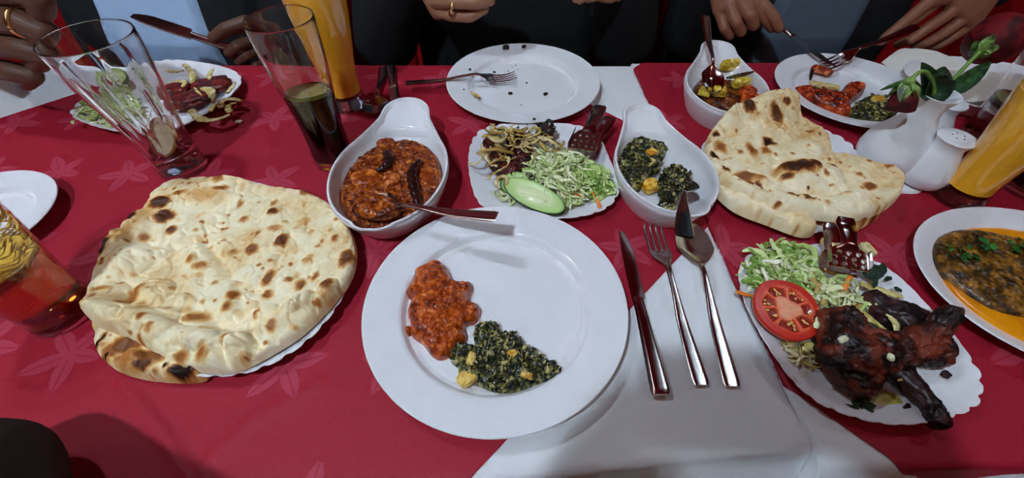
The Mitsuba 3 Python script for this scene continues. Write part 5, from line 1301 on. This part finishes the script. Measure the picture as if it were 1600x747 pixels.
def person(label, pelvis, chest, neck, head, face, sh_w, arms, hands, knees, skin, jacket, shirt=None, shirt_w=.06, belly=.13, trousers='dark_trousers', headr=.098, open_w=0.0, girth=1.45, sleeve=(.070, .058)):
    """A seated guest. arms: [(elbow, wrist) right, left]; hands: lists of solids; face: the way the face looks."""
    k = thing('person', label, 'person'); V = np.asarray
    pelvis, chest, neck, head = V(pelvis, float), V(chest, float), V(neck, float), V(head, float)
    f = V(face, float); f /= np.linalg.norm(f); sx = np.array([-f[1], f[0], 0]) * 1.0; sx /= np.linalg.norm(sx); up = np.cross(f, -sx) if np.cross(f, -sx)[2] > 0 else np.cross(-sx, f) * -1
    up = np.array([0, 0, 1.0]); X = np.array([1.0, 0, 0])
    shR, shL = chest + X * -sh_w / 2 + up * .14, chest + X * sh_w / 2 + up * .14
    body = chain((pelvis, .10), (chest, .085), (neck - up * .05, .06), (neck + up * .06, .055)) + chain((chest + up * .13 - X * sh_w * .35, .05), (chest + up * .13 + X * sh_w * .35, .05))
    hc = head; body += [m3.Manifold.batch_hull([sphere_m(hc + up * .035 - f * .012, headr * .86), sphere_m(hc + up * .02 + f * .02, headr * .76), sphere_m(hc - up * .07 + f * .045, headr * .42), sphere_m(hc - up * .045 + f * .02, headr * .58)])] + chain((neck + up * .04, .052), (hc - up * .02, .05))
    body += chain((hc + f * .092 + up * .012, .010), (hc + f * .112 - up * .022, .014)) + [sphere_m(hc + f * .100 - up * .028 + sx * s * .012, .009) for s in (1, -1)]
    body += [hullm((hc + sx * s * .030 + f * .088 + up * .030, .010), (hc + sx * s * .012 + f * .090 + up * .030, .009)) for s in (1, -1)]
    body += [hullm((hc + sx * .020 + f * .094 - up * .052, .007), (hc - sx * .020 + f * .094 - up * .052, .007))]
    body += [hullm((hc + sx * s * .084 + up * .02, .012), (hc + sx * s * .084 - up * .02 + f * .006, .009)) for s in (1, -1)]
    for sh, (el, wr) in zip((shR, shL), arms): body += chain((sh, .045), (V(el), .034), (V(wr), .024))
    for h in hands: body += h
    v, fc = weld(body, .006, 6)
    C = noise_colors(v, [(.3, skin), (.7, skin)], 60, 3) * (.88 + .24 * nz(v[:, 0], v[:, 1], 120, 5, 3, v[:, 2]))[:, None]
    bk = part(k, 'body', (v, fc), 'skin', True, C)
    for s in (1, -1):
        e = trimesh.creation.icosphere(2, radius=.0115); e.apply_translation(hc + sx * s * .031 + f * .0855 + up * .012); c = np.tile(col('d8d2ca'), (len(e.vertices), 1)); c[(np.array(e.vertices) - (hc + sx * s * .031 + f * .0855 + up * .012)) @ f > .0095] = col('1a0f0a'); part(bk, 'eye', tm(e), 'food_wet', True, c)
    hr = weld([m3.Manifold.batch_hull([sphere_m(hc + up * .045 - f * .022, headr * .90), sphere_m(hc + up * .005 - f * .045, headr * .74), sphere_m(hc + up * .075 + f * .03, headr * .55)]) ], .012, 2); part(k, 'hair', hr, 'hair_dark', True)
    J = [m3.Manifold.batch_hull([sphere_m(pelvis + X * s * .09 * girth + f * fo, r) for s in (1, -1) for fo, r in ((0, .11), (belly - .06, .08))] + [sphere_m(pelvis + up * .17 + X * s * .10 * girth + f * (belly - .045), .075) for s in (1, -1)]), m3.Manifold.batch_hull([sphere_m(pelvis + up * .17 + X * s * .10 * girth + f * (belly - .045), .075) for s in (1, -1)] + [sphere_m(chest + X * s * sh_w * .30, .115) for s in (1, -1)] + [sphere_m(pelvis + up * .1 - f * .02 + X * s * .09, .10) for s in (1, -1)]),
         m3.Manifold.batch_hull([sphere_m(chest + X * s * sh_w * .30, .115) for s in (1, -1)] + [sphere_m(sh, .062) for sh in (shR, shL)] + [sphere_m(neck - up * .02, .062)])]
    for sh, (el, wr) in zip((shR, shL), arms):
        w2 = V(el) + (V(wr) - V(el)) * .90; J += chain((sh, .072), (V(el), sleeve[0]), (V(el) * .5 + w2 * .5, sleeve[1]), (w2, .042))
    jm = weld(J, .016, 8); q = jm[0]; jm = (q + (.006 * (nz(q[:, 0], q[:, 1], 14, 7, 3, q[:, 2]) - .5))[:, None] * f, jm[1]); part(k, 'jacket' if shirt else 'top', jm, jacket, True)
    if shirt:
        a = [pelvis + f * (belly + .010) - up * .06, pelvis + up * .17 + f * (belly + .026), chest + f * .102 + up * .0, chest + f * .088 + up * .13]
        S = m3.Manifold.batch_hull([sphere_m(a[0] + X * (s * shirt_w + open_w), .025) for s in (1, -1)] + [sphere_m(a[1] + X * (s * shirt_w + open_w), .025) for s in (1, -1)]) + m3.Manifold.batch_hull([sphere_m(a[1] + X * (s * shirt_w + open_w), .025) for s in (1, -1)] + [sphere_m(a[2] + X * s * shirt_w * .9, .032) for s in (1, -1)]) + m3.Manifold.batch_hull([sphere_m(a[2] + X * s * shirt_w * .9, .032) for s in (1, -1)] + [sphere_m(a[3] + X * s * shirt_w * .5, .03) for s in (1, -1)])
        part(k, 'shirt', weld([S], .014, 6), shirt, True)
    Tm = []
    for s, kn in zip((-1, 1), knees): Tm += chain((pelvis + X * s * .09 - up * .02, .095), (V(kn), .07), (V(kn) * [1, 1, 0] + [0, .02, .09], .05))
    part(k, 'trousers', weld(Tm, .03, 4), trousers, True)
    for s, kn in zip((-1, 1), knees):
        c = V(kn) * [1, 1, 0] + [0, 0, 0]; part(k, 'shoe', weld([hullm((c + [0, .03, .045], .04), (c + f * .14 + [0, .02, .035], .032))], .02, 3), 'plastic_black', True)
    return k


def ring_band(k, c, axis, r, w=.0022, t=.0014):
    a = np.asarray(axis, float); a /= np.linalg.norm(a); u, v = frame(a); R = []
    for g in np.linspace(0, 2 * math.pi, 41): R.append(np.asarray(c) + r * (math.cos(g) * u + math.sin(g) * v))
    return tube(R, w, 8)


F_ = (0, -1, 0)
# guest on the left: dark jacket over a pale blue shirt, a fist at the photo's corner, a knife in the other hand
hR = hand(aty(-110, 60, .63), [aty(-40, -18, .572), aty(-36, 26, .568), aty(-36, 66, .566), aty(-40, 102, .568)],
          [[aty(30, -16, .556), aty(60, -4, .552), aty(64, 16, .556)], [aty(34, 34, .552), aty(68, 48, .550), aty(60, 62, .562)], [aty(34, 74, .552), aty(68, 84, .552), aty(58, 98, .564)], [aty(22, 112, .556), aty(50, 118, .558), aty(40, 128, .570)]], [aty(-30, -60, .57), aty(20, -50, .556), aty(52, -36, .552)], rk=.0165, rw=.028, fr=(.0165, .0140))
hL = hand(aty(446, 60, .855), [aty(388, 42, .815), aty(396, 60, .812), aty(404, 78, .815), aty(412, 94, .822)],
          [[aty(360, 46, .790), aty(345, 54, .785), aty(334, 62, .785)], [aty(370, 72, .785), aty(358, 82, .782), aty(366, 86, .795)], [aty(384, 88, .788), aty(374, 96, .788), aty(384, 98, .800)], [aty(400, 102, .795), aty(392, 106, .796), aty(402, 108, .805)]], [aty(384, 34, .800), aty(352, 44, .785), aty(333, 58, .778)], fr=(.0098, .0080))
person('person in dark jacket over pale blue shirt holding a knife, far left', (-.76, 1.14, .56), (-.76, 1.12, .96), (-.76, 1.10, 1.20), (-.76, 1.07, 1.36), F_, .42, [((-1.06, .90, .84), aty(-110, 60, .63)), ((-.48, .99, .71), aty(446, 60, .855))], [hR, hL], [(-.90, .72, .50), (-.62, .72, .50)], SK1, 'navy_cloth', 'blue_shirt', .085, belly=.20, open_w=.012)
t1, e1 = aty(205, 24, .780), aty(392, 84, .800)
knife('dark table knife held up by the person at the far left', t1, e1, (0, -.93, .36), broad=1.35)
m = ring_band(None, aty(36, 34, .552), aty(68, 48, .550) - aty(-10, 28, .560), .0175, .0026); single('ring', m, 'gold', 'gold ring on the blurred fist at the far left', 'ring', True)

# guest in the middle: black jacket, hands together, gold ring
hR = hand(aty(640, -75, .870), [aty(678, -42, .835), aty(672, -20, .822), aty(676, 2, .815), aty(684, 18, .815)],
          [[aty(720, -52, .790), aty(752, -48, .790), aty(768, -30, .800)], [aty(712, -24, .780), aty(752, -20, .778), aty(770, -14, .790)], [aty(708, 2, .778), aty(744, 4, .775), aty(765, 0, .785)], [aty(706, 24, .785), aty(734, 26, .782), aty(756, 14, .785)]], [aty(700, -62, .80), aty(742, -66, .79), aty(764, -58, .79)], rk=.0145, fr=(.0122, .0105))
hL = hand(aty(965, -70, .875), [aty(935, -42, .840), aty(948, -30, .838), aty(958, -18, .842), aty(966, -8, .850)],
          [[aty(915, -30, .815), aty(908, -14, .805), aty(900, -2, .805)], [aty(928, -20, .812), aty(918, -8, .805), aty(906, 0, .806)], [aty(944, -10, .820), aty(932, -6, .812), aty(920, -2, .812)], [aty(955, -2, .830), aty(945, -2, .824), aty(936, -4, .822)]], [aty(925, -50, .82), aty(905, -34, .805), aty(893, -18, .800)])
person('person in a black jacket with joined hands behind the almost empty plate', (-.01, 1.16, .56), (-.01, 1.12, .97), (-.01, 1.10, 1.21), (-.01, 1.07, 1.37), F_, .44, [((-.28, .95, .72), aty(640, -75, .870)), ((.25, .95, .72), aty(965, -70, .875))], [hR, hL], [(-.13, .74, .50), (.12, .74, .50)], SK3, 'black_cloth', None, belly=.16)
m = ring_band(None, aty(706, 10, .777), aty(722, 14, .777) - aty(690, 2, .777), .0128, .0028); single('ring', m, 'gold', 'ribbed gold ring on the hand of the person in the middle', 'ring', True)

jv = meshkit.WRITTEN[scene['person_001__top']['filename']][0]
def front(x, z): return float(jv[(np.abs(jv[:, 0] - x) < .025) & (np.abs(jv[:, 2] - z) < .025), 1].min()) - .003
p0 = aty(808, 22, .89); zt = p0[2] + .13; V = []
for x, z in ((p0[0], p0[2]), (p0[0] - .016, zt), (p0[0] + .030, zt)):
    V.append([x, front(x, z), z])
V = np.array(V); V = np.vstack([V, V + [0, .006, 0]]); part('person_001', 'shirt', (V, np.array([[0, 2, 1], [3, 4, 5], [0, 1, 4], [0, 4, 3], [1, 2, 5], [1, 5, 4], [2, 0, 3], [2, 3, 5]])), 'white_shirt', label='grey-white shirt at the jacket opening')

# guest on the right: open dark jacket, grey shirt, cutting food
hR = hand(aty(1128, -40, .905), [aty(1172, -12, .868), aty(1154, -4, .862), aty(1138, 6, .862), aty(1124, 16, .868)],
          [[aty(1196, 12, .842), aty(1210, 30, .830), aty(1217, 44, .824)], [aty(1172, 24, .836), aty(1178, 40, .835), aty(1166, 36, .850)], [aty(1150, 34, .838), aty(1158, 50, .838), aty(1148, 44, .852)], [aty(1132, 44, .845), aty(1140, 56, .845), aty(1134, 48, .858)]], [aty(1178, 2, .850), aty(1196, 30, .838), aty(1206, 44, .836)], rk=.013, fr=(.0115, .0088))
hL = hand(aty(1545, -14, .895), [aty(1478, -8, .868), aty(1494, 14, .858), aty(1508, 28, .856), aty(1516, 40, .860)],
          [[aty(1440, 22, .848), aty(1408, 46, .838), aty(1376, 66, .830)], [aty(1452, 42, .836), aty(1424, 62, .832), aty(1404, 68, .842)], [aty(1472, 54, .838), aty(1446, 68, .836), aty(1430, 72, .845)], [aty(1486, 60, .844), aty(1466, 72, .842), aty(1450, 75, .850)]], [aty(1450, 4, .845), aty(1414, 34, .835), aty(1384, 58, .832)], rk=.013, fr=(.0105, .0080))
person('person in a dark jacket and grey shirt cutting food at the far right', (.66, 1.15, .56), (.68, 1.12, .97), (.68, 1.10, 1.21), (.68, 1.07, 1.37), F_, .44, [((.42, 1.0, .72), aty(1128, -40, .905)), ((1.10, 1.05, .90), aty(1545, -14, .895))], [hR, hL], [(.54, .74, .50), (.80, .74, .50)], SK2, 'black_cloth', 'grey_shirt', .075, belly=.18, open_w=-.02)
tk = at(1302, 106, .020); knife('steel knife with a dark handle held in the right hand of the person cutting food', tk, reach(tk, 1176, 14, .205, True), (.3, -.6, .8), broad=1.2)
tf = at(1282, 108, .016); fork('steel fork held in the left hand of the person cutting food', tf, reach(tf, 1432, 42, .20, True), (-.1, -.3, 1), wide=.012)

# the photographer: torso below and behind the lens, a phone in both hands, one dark sleeve at the near left
ph = thing('phone', 'black phone held over the near edge of the table, behind the lens', 'phone'); bx = rounded_box(-.080, -.037, -.0085, .080, .037, 0, .004)
Rm = np.stack([[1.0, 0, 0], UP, -FW], 1)
part(ph, 'case', (bx[0] @ Rm.T * [1, 1, 1] + (CAM - FW * .012 + np.array([.045, 0, 0]) - UP * .012), bx[1]), 'plastic_black', 40)
hc = CAM - FW * .030
hR = hand(hc + [.17, -.10, -.06], [hc + [.125, -.03, .030], hc + [.130, -.022, .008], hc + [.132, -.022, -.014], hc + [.128, -.028, -.036]],
          [[hc + [.100, .002, .034], hc + [.076, .004, .030], hc + [.062, -.006, .026]], [hc + [.104, .010, .010], hc + [.080, .010, .006], hc + [.068, .0, .004]], [hc + [.106, .008, -.014], hc + [.084, .006, -.018], hc + [.072, -.002, -.02]], [hc + [.106, -.002, -.038], hc + [.088, -.006, -.042], hc + [.078, -.012, -.044]]], [hc + [.130, -.07, -.02], hc + [.100, -.052, .0], hc + [.080, -.046, .012]])
hL = hand(hc + [-.14, -.13, -.08], [hc + [-.080, -.04, .030], hc + [-.084, -.032, .008], hc + [-.086, -.032, -.014], hc + [-.082, -.038, -.036]],
          [[hc + [-.056, -.008, .034], hc + [-.04, -.010, .036], hc + [-.030, -.018, .034]], [hc + [-.060, -.006, .008], hc + [-.044, -.012, .008], hc + [-.036, -.02, .006]], [hc + [-.062, -.010, -.016], hc + [-.046, -.016, -.020], hc + [-.038, -.024, -.02]], [hc + [-.062, -.018, -.04], hc + [-.048, -.024, -.044], hc + [-.040, -.03, -.044]]], [hc + [-.086, -.08, -.02], hc + [-.060, -.062, .0], hc + [-.044, -.058, .012]])
person('person taking the photograph, in a dark jacket, seated at the near side of the table', (.05, -.50, .56), (.05, -.46, .97), (.05, -.42, 1.21), (.05, -.36, 1.36), (0, 1, 0), .44, [((.36, -.30, .92), hc + [.17, -.10, -.06]), (at(-42, 768, .050), hc + [-.14, -.13, -.08])], [hR, hL], [(-.08, -.05, .50), (.16, -.05, .50)], SK2, 'brown_sleeve', None, belly=.14, sleeve=(.049, .044))
u, v = grid(-1, 1, -1, 1, 40, 30)
nc = at(985, 752, -.10); nx = nc[0] + u * .10; ny = nc[1] - .02 + v * .07; nzv = nc[2] + .012 * (nz(u, v, 1.5, 4) - .5) - .03 * v ** 2
tp = np.stack([nx.ravel(), ny.ravel(), nzv.ravel()], 1); i_, j_ = np.meshgrid(np.arange(39), np.arange(29), indexing='ij'); q = (i_ * 30 + j_).ravel(); ff = np.vstack([np.stack([q, q + 30, q + 31], 1), np.stack([q, q + 31, q + 1], 1)])
tp2 = np.vstack([tp, tp - [0, 0, .0015]]); st = np.zeros(len(tp2))
for x, y, r_ in ((945, 738, .006), (1015, 727, .005), (1005, 741, .004)): c = at(x, y, -.10); st = np.maximum(st, sstep(r_ * 1.4, r_ * .5, np.hypot(tp2[:, 0] - c[0], tp2[:, 1] - c[1]) + .003 * (nz(tp2[:, 0], tp2[:, 1], 300, 2) - .5)))
single('stained_napkin', (tp2, np.vstack([ff, ff[:, ::-1] + 1200])), 'food_dry', 'cream napkin with yellow stains below the near edge of the centre table', 'napkin', True, mixc(np.tile(col('cfc8b4'), (len(tp2), 1)), col('c29a1e'), st))
cu = at(1345, 770, -.22); single('round_stool', lathe([(.0005, -.48), (.17, -.48), (.18, -.45), (.17, -.06), (.185, -.05), (.19, -.02), (.17, -.002), (.0005, 0)], 64, cu), 'cream_seat', 'cream round stool below the near corner of the right table', 'stool', 40)
